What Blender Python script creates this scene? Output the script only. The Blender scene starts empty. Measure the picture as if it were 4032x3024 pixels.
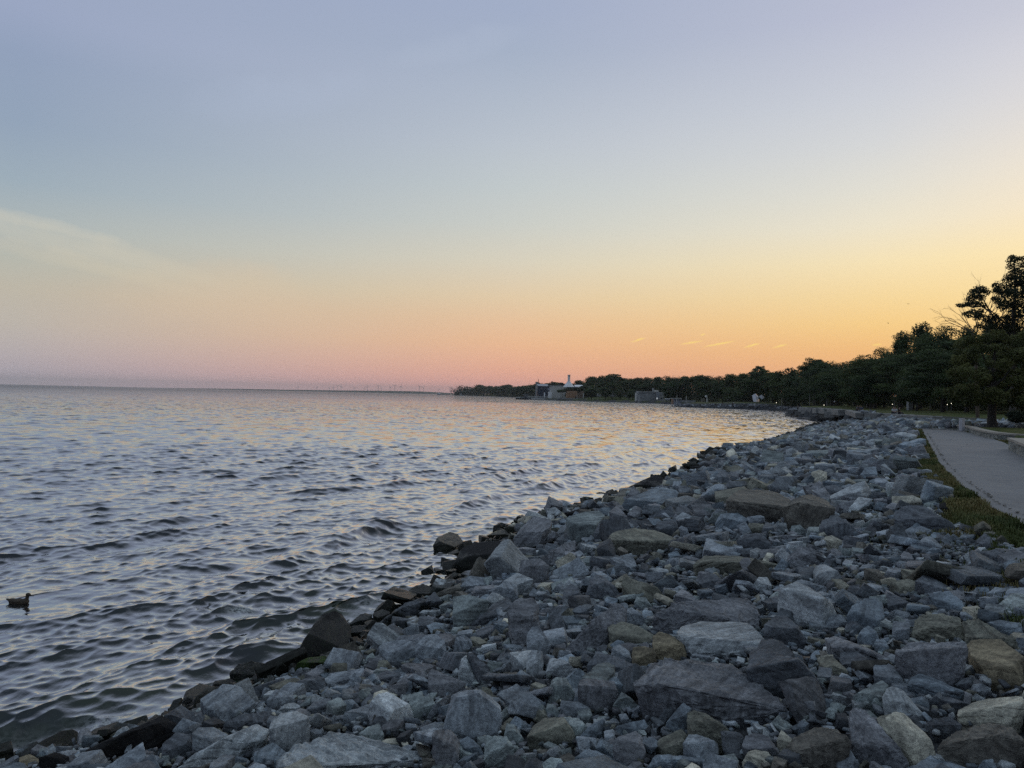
import bpy, bmesh, math, random
import numpy as np
from mathutils import Vector, Matrix, noise
random.seed(7); RNG = np.random.default_rng(7)
sc = bpy.context.scene
COL = sc.collection
# ------------------------------------------------------------------ camera
F = 2912.0; CU, CV = 2016.0, 1512.0; CAMZ = 4.2
pitch = math.atan(44.8 / F); roll = 0.0222
fwd = Vector((0, math.cos(pitch), math.sin(pitch)))
up0 = Vector((0, -math.sin(pitch), math.cos(pitch))); r0 = Vector((1, 0, 0))
right = r0 * math.cos(roll) + up0 * math.sin(roll)
up = up0 * math.cos(roll) - r0 * math.sin(roll)
CAM = Vector((0, 0, CAMZ))
def pdir(u, v):
    return fwd * F + right * (u - CU) - up * (v - CV)
def at_plane(u, v, z):
    d = pdir(u, v); t = (z - CAMZ) / d.z
    return CAM + d * t
def at_dist(u, v, dist):
    d = pdir(u, v)
    return CAM + d * (dist / d.y)
def project(P):
    P = np.asarray(P, float) - np.array(CAM)
    f = P @ np.array(fwd); f = np.where(f < .05, .05, f)
    return CU + F * (P @ np.array(right)) / f, CV - F * (P @ np.array(up)) / f, f
cd = bpy.data.cameras.new("camera"); cam = bpy.data.objects.new("camera", cd); COL.objects.link(cam)
cd.sensor_width = 36.0; cd.lens = 26.0; cd.clip_start = .1; cd.clip_end = 60000
m = Matrix((right, up, -fwd)).transposed().to_4x4(); m.translation = CAM
cam.matrix_world = m
sc.camera = cam
sc.render.resolution_x = 1024; sc.render.resolution_y = 768
sc.view_settings.view_transform = 'Standard'; sc.view_settings.look = 'None'
sc.view_settings.exposure = 0; sc.view_settings.gamma = 1
sc.cycles.use_denoising = False
sc.cycles.max_bounces = 6; sc.cycles.diffuse_bounces = 3; sc.cycles.glossy_bounces = 3
sc.cycles.volume_bounces = 0; sc.cycles.transparent_max_bounces = 6
sc.cycles.volume_step_rate = 4
sc.render.use_persistent_data = False

# ------------------------------------------------------------------ helpers
def tag(o, label=None, cat=None, group=None, kind=None):
    if label: o["label"] = label
    if cat: o["category"] = cat
    if group: o["group"] = group
    if kind: o["kind"] = kind
    return o
def link(o, parent=None):
    COL.objects.link(o)
    if parent is not None: o.parent = parent
    return o
def empty(name, loc=(0, 0, 0), rz=0.0):
    o = bpy.data.objects.new(name, None); o.location = loc; o.rotation_euler = (0, 0, rz)
    o.empty_display_size = .2
    return link(o)
def mesh_np(name, V, Fc, mat=None, parent=None, smooth=False, attrs=None, facemat=None):
    """V (n,3), Fc (m,k) -> object"""
    me = bpy.data.meshes.new(name)
    V = np.asarray(V, np.float32); Fc = np.asarray(Fc, np.int32)
    k = Fc.shape[1]; m_ = Fc.shape[0]
    me.vertices.add(len(V)); me.vertices.foreach_set("co", V.ravel())
    me.loops.add(m_ * k); me.loops.foreach_set("vertex_index", Fc.ravel())
    me.polygons.add(m_); me.polygons.foreach_set("loop_start", np.arange(0, m_ * k, k, dtype=np.int32))
    me.polygons.foreach_set("loop_total", np.full(m_, k, np.int32))
    me.update(calc_edges=True)
    if smooth: me.polygons.foreach_set("use_smooth", np.ones(m_, bool))
    if attrs:
        for an, av in attrs.items():
            av = np.asarray(av, np.float32)
            if av.ndim == 2:
                a = me.attributes.new(an, 'FLOAT_COLOR', 'POINT')
                if av.shape[1] == 3: av = np.concatenate([av, np.ones((len(av), 1), np.float32)], 1)
                a.data.foreach_set("color", av.ravel())
            else:
                a = me.attributes.new(an, 'FLOAT', 'POINT'); a.data.foreach_set("value", av)
    mats = mat if isinstance(mat, (list, tuple)) else ([mat] if mat else [])
    for mm in mats: me.materials.append(mm)
    if facemat is not None: me.polygons.foreach_set("material_index", np.asarray(facemat, np.int32))
    o = bpy.data.objects.new(name, me)
    return link(o, parent)
def obj_bm(name, bm, mat=None, parent=None, smooth=False, angle=None):
    me = bpy.data.meshes.new(name); bm.normal_update(); bm.to_mesh(me); bm.free()
    if smooth:
        me.polygons.foreach_set("use_smooth", np.ones(len(me.polygons), bool))
        if angle: me.set_sharp_from_angle(angle=angle)
    if mat: me.materials.append(mat)
    return link(bpy.data.objects.new(name, me), parent)
def add_box(bm, x0, x1, y0, y1, z0, z1, M=None, bevel=0):
    P = [(x0,y0,z0),(x1,y0,z0),(x1,y1,z0),(x0,y1,z0),(x0,y0,z1),(x1,y0,z1),(x1,y1,z1),(x0,y1,z1)]
    vs = [bm.verts.new(M @ Vector(p) if M else p) for p in P]
    fs = [bm.faces.new([vs[i] for i in f]) for f in ((0,3,2,1),(4,5,6,7),(0,1,5,4),(1,2,6,5),(2,3,7,6),(3,0,4,7))]
    if bevel:
        es = {e for f in fs for e in f.edges}
        bmesh.ops.bevel(bm, geom=list(es), offset=bevel, segments=1, affect='EDGES')
def add_tube(bm, pts, rad, sides=8, cap=True):
    pts = [Vector(p) for p in pts]; rings = []
    for i, p in enumerate(pts):
        d = (pts[min(i + 1, len(pts) - 1)] - pts[max(i - 1, 0)]).normalized()
        a = d.cross(Vector((0, 0, 1)) if abs(d.z) < .9 else Vector((1, 0, 0))).normalized(); b = d.cross(a)
        r = rad[i] if hasattr(rad, '__len__') else rad
        rings.append([bm.verts.new(p + (a * math.cos(t) + b * math.sin(t)) * r)
                      for t in [2 * math.pi * k / sides for k in range(sides)]])
    for A, B in zip(rings, rings[1:]):
        for k in range(sides):
            bm.faces.new((A[k], A[(k + 1) % sides], B[(k + 1) % sides], B[k]))
    if cap:
        bm.faces.new(rings[0]); bm.faces.new(rings[-1][::-1])
def ico_pts(c, r, n=1):
    b = bmesh.new(); bmesh.ops.create_icosphere(b, subdivisions=n, radius=1)
    out = [Vector((c[0] + v.co.x * r[0], c[1] + v.co.y * r[1], c[2] + v.co.z * r[2])) for v in b.verts]; b.free(); return out
def interp(x, xp, fp): return np.interp(x, xp, fp)
def inpoly(px, py, poly):
    px = np.asarray(px, float); py = np.asarray(py, float); ins = np.zeros(px.shape, bool)
    n = len(poly)
    for i in range(n):
        x1, y1 = poly[i]; x2, y2 = poly[(i + 1) % n]
        if y1 == y2: continue
        c = ((y1 > py) != (y2 > py)) & (px < (x2 - x1) * (py - y1) / (y2 - y1) + x1)
        ins ^= c
    return ins
def segdist(px, py, line):
    d = np.full(np.shape(px), 1e18)
    for (x1, y1), (x2, y2) in zip(line, line[1:]):
        dx, dy = x2 - x1, y2 - y1; L = dx * dx + dy * dy + 1e-12
        t = np.clip(((px - x1) * dx + (py - y1) * dy) / L, 0, 1)
        q = (px - x1 - t * dx) ** 2 + (py - y1 - t * dy) ** 2
        d = np.minimum(d, q)
    return np.sqrt(d)
def sm(x): x = np.clip(x, 0, 1); return x * x * (3 - 2 * x)
class VN:   # vectorised value noise, 2-D
    def __init__(s, seed): s.t = np.random.default_rng(seed).random((256, 256)).astype(np.float32)
    def __call__(s, x, y):
        xi = np.floor(x).astype(int); yi = np.floor(y).astype(int); fx = x - xi; fy = y - yi
        fx = fx * fx * (3 - 2 * fx); fy = fy * fy * (3 - 2 * fy); t = s.t
        a = t[xi & 255, yi & 255]; b = t[(xi + 1) & 255, yi & 255]; c = t[xi & 255, (yi + 1) & 255]; d = t[(xi + 1) & 255, (yi + 1) & 255]
        return (a * (1 - fx) + b * fx) * (1 - fy) + (c * (1 - fx) + d * fx) * fy
vn1, vn2, vn3 = VN(1), VN(2), VN(3)

# ------------------------------------------------------------------ materials
class NT:
    def __init__(s, name):
        s.m = bpy.data.materials.new(name); s.m.use_nodes = True; s.t = s.m.node_tree
        s.b = s.t.nodes["Principled BSDF"]; s.out = s.t.nodes["Material Output"]
    def n(s, typ, **kw):
        x = s.t.nodes.new(typ)
        for k, v in kw.items():
            if k in x.inputs.keys(): x.inputs[k].default_value = v
            else: setattr(x, k, v)
        return x
    def l(s, a, b): s.t.links.new(a, b)
    def noise(s, vec, scale, detail=4, rough=.6, dist=0.0):
        x = s.n('ShaderNodeTexNoise'); x.inputs['Scale'].default_value = scale; x.inputs['Detail'].default_value = detail
        x.inputs['Roughness'].default_value = rough; x.inputs['Distortion'].default_value = dist
        if vec: s.l(vec, x.inputs['Vector'])
        return x.outputs['Fac']
    def ramp(s, fac, stops, interp_='LINEAR'):
        x = s.n('ShaderNodeValToRGB'); cr = x.color_ramp; cr.interpolation = interp_
        while len(cr.elements) < len(stops): cr.elements.new(.5)
        for e, (p, c) in zip(cr.elements, stops):
            e.position = p; e.color = c if len(c) == 4 else (*c, 1)
        s.l(fac, x.inputs['Fac']); return x.outputs['Color']
    def mul(s, a, b, blend='MULTIPLY', fac=1.0):
        x = s.n('ShaderNodeMix', data_type='RGBA', blend_type=blend)
        if hasattr(fac, 'links'): s.l(fac, x.inputs['Factor'])
        else: x.inputs['Factor'].default_value = fac
        for sock, v in ((x.inputs['A'], a), (x.inputs['B'], b)):
            if hasattr(v, 'links'): s.l(v, sock)
            else: sock.default_value = (*v, 1)
        return x.outputs['Result']
    def math(s, op, a, b=0.0, clamp=False):
        x = s.n('ShaderNodeMath', operation=op); x.use_clamp = clamp
        for sock, v in ((x.inputs[0], a), (x.inputs[1], b)):
            if hasattr(v, 'links'): s.l(v, sock)
            else: sock.default_value = v
        return x.outputs[0]
    def bump(s, h, strength, dist, normal=None):
        x = s.n('ShaderNodeBump'); x.inputs['Strength'].default_value = strength; x.inputs['Distance'].default_value = dist
        s.l(h, x.inputs['Height'])
        if normal: s.l(normal, x.inputs['Normal'])
        return x.outputs['Normal']
def simple(name, col, rough=.7, nscale=None, var=.25, bumpd=0.0, metal=0.0, emit=None):
    t = NT(name); t.b.inputs['Roughness'].default_value = rough; t.b.inputs['Metallic'].default_value = metal
    t.b.inputs['Base Color'].default_value = (*col, 1)
    if nscale:
        g = t.n('ShaderNodeNewGeometry'); f = t.noise(g.outputs['Position'], nscale, 5)
        c = t.ramp(f, [(.25, tuple(x * (1 - var) for x in col)), (.75, tuple(min(1, x * (1 + var)) for x in col))])
        t.l(c, t.b.inputs['Base Color'])
        if bumpd: t.l(t.bump(f, .6, bumpd), t.b.inputs['Normal'])
    if emit:
        t.b.inputs['Emission Color'].default_value = (*emit[0], 1); t.b.inputs['Emission Strength'].default_value = emit[1]
    return t.m
def rock_material(name, src):
    t = NT(name); g = t.n('ShaderNodeNewGeometry'); pos = g.outputs['Position']
    if src == 'attr': col = t.n('ShaderNodeAttribute', attribute_name='tint').outputs['Color']
    else: col = t.n('ShaderNodeObjectInfo').outputs['Color']
    # each rock gets its own bedding orientation
    if src == 'attr':
        bed = t.n('ShaderNodeAttribute', attribute_name='bed').outputs['Color']
        vv = t.n('ShaderNodeVectorMath', operation='MULTIPLY'); t.l(pos, vv.inputs[0]); vv.inputs[1].default_value = (1, 1, 1)
        vadd = t.n('ShaderNodeVectorMath', operation='ADD'); t.l(vv.outputs[0], vadd.inputs[0]); t.l(bed, vadd.inputs[1]); p2 = vadd.outputs[0]
    else:
        oi = t.n('ShaderNodeObjectInfo'); mp = t.n('ShaderNodeVectorRotate', rotation_type='EULER_XYZ')
        cx = t.n('ShaderNodeCombineXYZ'); t.l(t.math('MULTIPLY', oi.outputs['Random'], 3.0), cx.inputs[0]); t.l(t.math('MULTIPLY', oi.outputs['Random'], 7.0), cx.inputs[1])
        t.l(pos, mp.inputs['Vector']); t.l(cx.outputs[0], mp.inputs['Rotation']); p2 = mp.outputs[0]
    st = t.n('ShaderNodeMapping'); st.inputs['Scale'].default_value = (1, 1, 7); t.l(p2, st.inputs['Vector'])
    strata = t.noise(st.outputs[0], 2.2, 5, .65, .6)
    n1 = t.noise(p2, 2.5, 6, .65, .3); n2 = t.noise(p2, 27, 6, .75); n3 = t.noise(p2, 110, 3, .7)
    c = t.mul(col, t.ramp(n1, [(.34, (.72, .73, .74)), (.5, (1, 1, 1)), (.68, (1.25, 1.24, 1.22))]))
    c = t.mul(c, t.ramp(n2, [(.36, (.62, .62, .63)), (.5, (1.0, 1.0, 1.0)), (.66, (1.42, 1.42, 1.4))]))
    c = t.mul(c, t.ramp(strata, [(.38, (.66, .66, .66)), (.5, (1.05, 1.05, 1.04)), (.62, (1.34, 1.34, 1.33))]))
    # pale chips and veins
    vein = t.noise(p2, 5.0, 3, .5, 1.5)
    vm = t.ramp(vein, [(.488, (0, 0, 0)), (.5, (1, 1, 1)), (.512, (0, 0, 0))])
    c = t.mul(c, t.mul(c, (1.6, 1.6, 1.55)), 'MIX', t.math('MULTIPLY', vm, .5))
    chips = t.ramp(n3, [(.6, (0, 0, 0)), (.68, (1, 1, 1))])
    c = t.mul(c, t.mul(c, (1.9, 1.9, 1.9)), 'MIX', t.math('MULTIPLY', chips, .55))
    # the splash zone: wet, algae-stained stone at the waterline
    sx = t.n('ShaderNodeSeparateXYZ'); t.l(pos, sx.inputs[0])
    wz = t.math('ADD', sx.outputs['Z'], t.math('MULTIPLY', t.math('SUBTRACT', n1, .5), 1.5))
    wet = t.math('SUBTRACT', 1.0, t.math('DIVIDE', t.math('SUBTRACT', wz, .34), .16), clamp=True)
    wetc = t.mul(t.mul(c, (.11, .115, .105)), (.010, .018, .005), 'MIX', t.ramp(n2, [(.45, (0, 0, 0)), (.6, (.8, .8, .8))]))
    c = t.mul(c, wetc, 'MIX', wet)
    t.l(c, t.b.inputs['Base Color'])
    t.l(t.math('SUBTRACT', .82, t.math('MULTIPLY', wet, .42)), t.b.inputs['Roughness'])
    t.b.inputs['Specular IOR Level'].default_value = .35
    nb = t.bump(strata, .5, .06); nb = t.bump(n2, .8, .035, nb); nb = t.bump(n3, .6, .008, nb)
    t.l(nb, t.b.inputs['Normal'])
    return t.m
M_ROCK = rock_material("rock", 'obj'); M_RUB = rock_material("rubble_rock", 'attr')
# ------------------------------------------------------------------ plan of the shore
def w(u, v, z=0.0):
    p = at_plane(u, v, z); return (p.x, p.y)
coast_px = [(0, 3024), (147, 3004), (353, 2950), (500, 2900), (700, 2800), (823, 2742), (1058, 2690), (1190, 2630), (1454, 2480), (1594, 2370),
    (1733, 2305), (1830, 2200), (1920, 2125), (2049, 2065), (2214, 2027), (2348, 1990), (2453, 1950), (2500, 1922), (2640, 1880), (2776, 1835), (2932, 1770),
    (3050, 1735), (3121, 1713), (3183, 1686), (3273, 1664), (3240, 1657), (3166, 1651), (3191, 1634), (3140, 1626), (3100, 1618), (3050, 1615), (2825, 1608.5), (2700, 1604), (2644, 1601)]
coast = [(-30, -200), (-26, -60), (-17, -14), (-12.5, -3), (-10, 3.5)] + [w(*p) for p in coast_px]
coast += [at_dist(2680, 1590, 430).xy[:], at_dist(2720, 1590, 520).xy[:]]
coast += [w(u, v) for u, v in [(2597, 1589), (2400, 1583.2), (2197, 1577.5), (2140, 1575)]]
coast += [at_dist(2150, 1570, 1000).xy[:], at_dist(2110, 1560, 1500).xy[:]] + [w(1985, 1562), w(1864, 1558.3), w(1773, 1556)]
coast += [at_dist(1800, 1550, 3400).xy[:], at_dist(2000, 1550, 6000).xy[:]]
land = coast + [(3000, 9000), (9000, 6000), (9000, -200)]
PL = [(-2.3, -3), (0.0, -2)][:0]
plx = [w(u, v, 2.5) for u, v in [(4027, 2055), (3890, 1981), (3772, 1895), (3698, 1820), (3655, 1738), (3631, 1691)]]
plx = [(plx[0][0] - .45 * 14, plx[0][1] - 14)] + plx
prx = [w(u, v, 2.5) for u, v in [(4032, 1785), (3964, 1746), (3870, 1714), (3772, 1695)]]
prx = [(prx[0][0] - .52 * 32, prx[0][1] - 32)] + prx
def xl(y): return interp(y, [p[1] for p in plx], [p[0] for p in plx])
def xr(y): return interp(y, [p[1] for p in prx], [p[0] for p in prx])
cn = [(x, y) for x, y in coast if -20 < y < 70]
def xs(y): return interp(y, [p[1] for p in cn][:22], [p[0] for p in cn][:22])
def signedD(x, y):
    d = segdist(x, y, coast); return np.where(inpoly(x, y, land), d, -d)
def hgt(x, y, D=None):
    x = np.asarray(x, float); y = np.asarray(y, float)
    if D is None: D = signedD(x, y)
    Dp = np.maximum(D, 0)
    zg = 2.42 * np.minimum(Dp / 12, 1) ** .8 + .55 * sm((Dp - 16) / 12) + .65 * sm((Dp - 30) / 50)
    zg = zg + .35 * sm((Dp - 40) / 30) * (vn2(x / 17, y / 17) - .5) * sm((y - 90) / 60)
    # mound that carries the sculpture
    sx_, sy_ = 0.3315 * 352, 352
    zf = 1.6 * np.minimum(Dp / 3, 1) ** .5 + 1.2 * sm((Dp - 4) / 10) + 1.7 * sm((Dp - 18) / 70)
    zg = zg * (1 - sm((y - 230) / 70)) + zf * sm((y - 230) / 70)
    zg = zg + .9 * np.exp(-(((x - sx_) / 15) ** 2 + ((y - sy_ - 12) / 22) ** 2)) - .35 * sm((y - 230) / 60) * (1 - sm((y - 420) / 40)) * sm((Dp - 10) / 20)
    zfar = 2.0 * np.minimum(Dp / 1.5, 1) + 4.0 * sm((Dp - 6) / 90) + 6 * sm((Dp - 90) / 300)
    zg = np.where(y > 430, zfar, zg)
    zg = zg + 5.5 * sm((Dp - 95) / 110) * (y < 430)
    # close part: bank between the waterline and the path
    t = np.clip((x - xs(y)) / (xl(y) - xs(y)), 0, 1)
    zn = 2.42 * t ** .82
    zn = np.where(x > xl(y) - .7, 2.42, zn)
    zn = np.where(x > xl(y) - .15, 2.47, zn)
    zn = np.where(x > xr(y) + .55, 2.86 + .25 * sm((x - xr(y) - 2) / 18), zn)
    wn = 1 - sm((y - 48) / 10)
    z = zg * (1 - wn) + zn * wn
    z = np.where(D < 0, np.maximum(D * .35, -2.2), z)
    return z
lawn_line = [w(3143, 1603, 2.8), w(3237, 1606.5, 2.83), w(3352, 1615, 2.87), w(3400, 1625, 2.87), w(3512, 1629, 2.87), w(3595, 1633, 2.87), w(3712, 1640, 2.87), w(3960, 1652, 2.85), w(4060, 1667, 2.85), w(4300, 1690, 2.85)]
lawn_poly = lawn_line + [(600, 40), (600, 420), (lawn_line[0][0] + 35, 275)]
_h0 = hgt
def hgt(x, y, D=None):
    z = _h0(x, y, D); x = np.asarray(x, float); y = np.asarray(y, float)
    ins = inpoly(x, y, lawn_poly); z = np.where((y > 150) & (y < 228) & ~ins, np.minimum(z, .25), z); d = segdist(x, y, lawn_line)
    zl_ = 2.82 + (.85 + .3 * (vn2(x / 19, y / 19) - .5)) * sm(d / 34) + 4 * sm((d - 75) / 120)
    return np.where(ins, np.maximum(zl_ * (1 - sm((y - 200) / 60)) + z * sm((y - 200) / 60), np.minimum(z, 99) if False else 0), z)
def raymarch(u, v, smin=1.2, smax=3000, floor=-.03):
    d = pdir(u, v); h = math.hypot(d.x, d.y)
    s = smin * (smax / smin) ** (np.arange(2600) / 2599.0); k = s / h
    X = d.x * k; Y = d.y * k; Z = CAMZ + d.z * k
    g = np.maximum(hgt(X, Y), floor); i = np.argmax(Z < g)
    if not (Z < g).any(): return Vector((X[-1], Y[-1], Z[-1]))
    return Vector((X[i], Y[i], g[i]))
# ------------------------------------------------------------------ ground sheet
az = np.radians(np.arange(-66, 105, .33)); rr = [.5]
while rr[-1] < 9000: rr.append(rr[-1] * 1.017 + .01)
rr = np.array(rr); A, R = np.meshgrid(az, rr); X = R * np.sin(A); Y = R * np.cos(A)
D = signedD(X, Y); Z = hgt(X, Y, D)
Z = Z - np.where(D > 0, .06, 0) * (Y < 60)
nr, na = X.shape; idx = np.arange(nr * na).reshape(nr, na)
Fq = np.stack([idx[:-1, :-1], idx[:-1, 1:], idx[1:, 1:], idx[1:, :-1]], -1).reshape(-1, 4)
keep = (D > -30).reshape(-1)[Fq].any(1); Fq = Fq[keep]
grass = np.where(Y < 52, (X > xl(Y) - .9).astype(float), sm((D - 15) / 1.5))
wallline = [w(3375, 1622, 2.8), w(3510, 1632, 2.8), w(3712, 1645, 2.8), w(3960, 1657, 2.8), w(4060, 1676, 2.8)]
rock_far_poly = [(30.2, 52.0)] + [at_plane(4100, 1695, 2.7).xy[:], at_plane(4060, 1677, 2.8).xy[:]] + wallline[::-1][1:] + [w(3275, 1660), w(3183, 1686), w(3121, 1713), w(3000, 1750), (18, 51)]
rock_far_poly = [(float(a), float(b)) for a, b in rock_far_poly]
grass = np.where(inpoly(X, Y, rock_far_poly), 0, grass); grass = np.where(Y > 430, (D > 5).astype(float), grass)
grass = np.where(inpoly(X, Y, lawn_poly) & (Y < 240), sm((segdist(X, Y, lawn_line) - 1.2) / 1.0), grass)
grass = np.where((Y > 230) & (Y < 430), sm((D - 7) / 3), grass)
used = np.zeros(nr * na, bool); used[Fq.ravel()] = True; remap = np.cumsum(used) - 1
t = NT("ground"); g = t.n('ShaderNodeNewGeometry'); pos = g.outputs['Position']
ga = t.n('ShaderNodeAttribute', attribute_name='grass').outputs['Fac']
n1 = t.noise(pos, .35, 6, .65); n2 = t.noise(pos, 9, 5, .7); n3 = t.noise(pos, 40, 4, .7)
gc = t.ramp(n1, [(.35, (.05, .072, .024)), (.5, (.078, .098, .035)), (.65, (.12, .118, .05))])
gc = t.mul(gc, t.ramp(n2, [(.3, (.7, .7, .7)), (.7, (1.3, 1.3, 1.25))]))
rc = t.ramp(n3, [(.3, (.03, .033, .036)), (.7, (.11, .115, .12))]); rc = t.mul(rc, t.ramp(n2, [(.3, (.6, .6, .6)), (.7, (1.3, 1.3, 1.3))]))
t.l(t.mul(rc, gc, 'MIX', ga), t.b.inputs['Base Color']); t.b.inputs['Roughness'].default_value = .95
t.b.inputs['Specular IOR Level'].default_value = .1
t.l(t.bump(n3, .8, .04, t.bump(n2, .6, .08)), t.b.inputs['Normal'])
V = np.stack([X.ravel(), Y.ravel(), Z.ravel()], 1)[used]
gr = mesh_np("ground", V, remap[Fq], t.m, smooth=True, attrs={'grass': grass.ravel()[used]}); tag(gr, kind='structure')

# ------------------------------------------------------------------ path
t = NT("asphalt"); g = t.n('ShaderNodeNewGeometry'); pos = g.outputs['Position']
n1 = t.noise(pos, .5, 5, .6); n2 = t.noise(pos, 60, 4, .8); n4 = t.noise(pos, 3, 4, .6)
c = t.mul(t.ramp(n1, [(.3, (.2, .203, .206)), (.7, (.245, .248, .252))]), t.ramp(n2, [(.38, (.8, .8, .81)), (.62, (1.17, 1.17, 1.17))]))
c = t.mul(c, t.ramp(n4, [(.38, (.9, .9, .91)), (.6, (1.08, 1.08, 1.07))]))
t.l(c, t.b.inputs['Base Color']); t.b.inputs['Roughness'].default_value = .9; t.l(t.bump(n2, .5, .01), t.b.inputs['Normal'])
ys = np.concatenate([np.arange(-3, 51.2, .25)]); P = []; Fc = []
for i, y in enumerate(ys):
    a = xl(y) + .08 * (vn1(y * 1.3, 3) - .5) + .05 * (vn2(y * 4, 9) - .5); b = xr(y)
    for k in range(9): P.append((a + (b - a) * k / 8, y - (.22 * (a + (b - a) * k / 8 - a) if y > 40 else 0) * min(1, max(0, (y - 40) / 10)), 2.505 - (.02 if k in (0,) else 0)))
    if i:
        for k in range(8): q = i * 9 + k; Fc.append((q - 9, q - 8, q + 1, q))
pa = mesh_np("path", P, Fc, t.m, smooth=True); tag(pa, kind='structure')
# pale concrete edging slab where the path meets the rocks
bm = bmesh.new()
e0, e1 = Vector((xl(51) - .1, 51.35, 0)), Vector((w(3772, 1693, 2.5)[0] + .1, w(3772, 1693, 2.5)[1] + .35, 0))
dv = (e1 - e0).normalized(); nv = Vector((-dv.y, dv.x, 0)); L = (e1 - e0).length
Mx = Matrix.Translation(e0) @ Matrix((dv, nv, Vector((0, 0, 1)))).transposed().to_4x4()
add_box(bm, 0, L, -.12, .55, 2.2, 2.535, Mx, .01)
o = obj_bm("concrete_kerb", bm, simple("pale_concrete", (.42, .4, .38), .85, 6, .15, .01)); tag(o, "pale concrete edging slab across the far end of the path", "kerb")

# ------------------------------------------------------------------ low stone walls right of the path
def wall_material():
    t = NT("limestone_wall"); g = t.n('ShaderNodeNewGeometry'); pos = g.outputs['Position']
    v = t.n('ShaderNodeTexVoronoi', feature='DISTANCE_TO_EDGE'); v.inputs['Scale'].default_value = 4.0
    mp = t.n('ShaderNodeMapping'); mp.inputs['Scale'].default_value = (.8, .8, 1.5); t.l(pos, mp.inputs[0]); t.l(mp.outputs[0], v.inputs['Vector'])
    v2 = t.n('ShaderNodeTexVoronoi'); v2.inputs['Scale'].default_value = 4.0; t.l(mp.outputs[0], v2.inputs['Vector'])
    n = t.noise(pos, 14, 5, .7)
    bw = t.n('ShaderNodeRGBToBW'); t.l(v2.outputs['Color'], bw.inputs[0])
    c = t.ramp(bw.outputs[0], [(.2, (.14, .16, .15)), (.5, (.24, .26, .25)), (.8, (.36, .37, .33))])
    c = t.mul(c, t.ramp(n, [(.3, (.65, .65, .65)), (.7, (1.25, 1.25, 1.25))]))
    e = t.ramp(v.outputs['Distance'], [(.0, (.25, .25, .25)), (.06, (1, 1, 1))])
    t.l(t.mul(c, e), t.b.inputs['Base Color']); t.b.inputs['Roughness'].default_value = .9
    t.l(t.bump(t.math('ADD', e, t.math('MULTIPLY', n, .5)), .9, .03), t.b.inputs['Normal']); return t.m
M_WALL = wall_material(); M_CAP = simple("cap_stone", (.33, .31, .27), .85, 8, .25, .02)
def curved_wall(name, base, h, thick, side, label, cap_over=.04):
    """base: plan points of the front foot; side: +1 -> thickness to the right of the run"""
    pts = []
    for (x0, y0), (x1, y1) in zip(base, base[1:]):
        n = max(2, int(math.hypot(x1 - x0, y1 - y0) / .35))
        pts += [(x0 + (x1 - x0) * i / n, y0 + (y1 - y0) * i / n) for i in range(n)]
    pts.append(base[-1])
    for _ in range(3):
        pts = [pts[0]] + [((a[0] + 2 * b[0] + c[0]) / 4, (a[1] + 2 * b[1] + c[1]) / 4) for a, b, c in zip(pts, pts[1:], pts[2:])] + [pts[-1]]
    root = empty(name, (pts[0][0], pts[0][1], 2.4)); tag(root, label, "wall")
    o0 = root.location
    def strip(off0, off1, z0, z1, nm, mat, rough):
        bm = bmesh.new(); rings = []
        for i, p in enumerate(pts):
            a = pts[max(0, i - 1)]; b = pts[min(len(pts) - 1, i + 1)]
            d = Vector((b[0] - a[0], b[1] - a[1], 0)).normalized(); n = Vector((d.y, -d.x, 0)) * side
            j = lambda k: (noise.noise(Vector((p[0] * 2.1, p[1] * 2.1, k * 3.7))) * rough)
            rings.append([bm.verts.new(Vector((p[0], p[1], 0)) + n * (off0 + j(1)) + Vector((0, 0, z0)) - o0), bm.verts.new(Vector((p[0], p[1], 0)) + n * (off0 + j(2)) + Vector((0, 0, z1 + j(5) * .3)) - o0),
                          bm.verts.new(Vector((p[0], p[1], 0)) + n * (off1 + j(3)) + Vector((0, 0, z1 + j(6) * .3)) - o0), bm.verts.new(Vector((p[0], p[1], 0)) + n * (off1 + j(4)) + Vector((0, 0, z0)) - o0)])
        for A_, B_ in zip(rings, rings[1:]):
            for k in range(4): bm.faces.new((A_[k], A_[(k + 1) % 4], B_[(k + 1) % 4], B_[k]))
        bm.faces.new(rings[0]); bm.faces.new(rings[-1][::-1]); bmesh.ops.recalc_face_normals(bm, faces=bm.faces)
        return obj_bm(nm, bm, mat, root)
    strip(0, thick, 2.3, 2.5 + h - .09, "masonry", M_WALL, .035)
    strip(-cap_over, thick + cap_over, 2.5 + h - .088, 2.5 + h, "cap", M_CAP, .02)
b1 = [w(3768, 1693, 2.5), w(3805, 1699, 2.5), w(3842, 1713, 2.5), w(3888, 1725, 2.5), w(3925, 1731, 2.5), w(3975, 1736, 2.5), w(4040, 1741, 2.5), w(4120, 1746, 2.5)]
curved_wall("stone_wall", b1, .36, .42, -1, "low curved limestone wall with flat cap holding up the lawn under the shore tree")
b2 = [w(3970, 1770, 2.5), w(4032, 1802, 2.5), w(4130, 1855, 2.5), w(4300, 1960, 2.5)]
curved_wall("stone_wall", b2, .47, .55, -1, "taller pale rubble stone wall end with a wide buff cap, nearest the path")
# pale concrete bollard at the wall's end
p = at_plane(3787, 1678, 2.86); bx = bmesh.new()
add_box(bx, -.14, .14, -.12, .12, -.3, .5, None, .02)
bo = obj_bm("bollard_post", bx, simple("pale_post", (.5, .5, .52), .8, 9, .2, .01)); bo.location = (p.x, p.y, 2.86); bo.rotation_euler.z = .4
tag(bo, "squat pale concrete post standing behind the cap of the low curved wall", "post")
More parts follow.
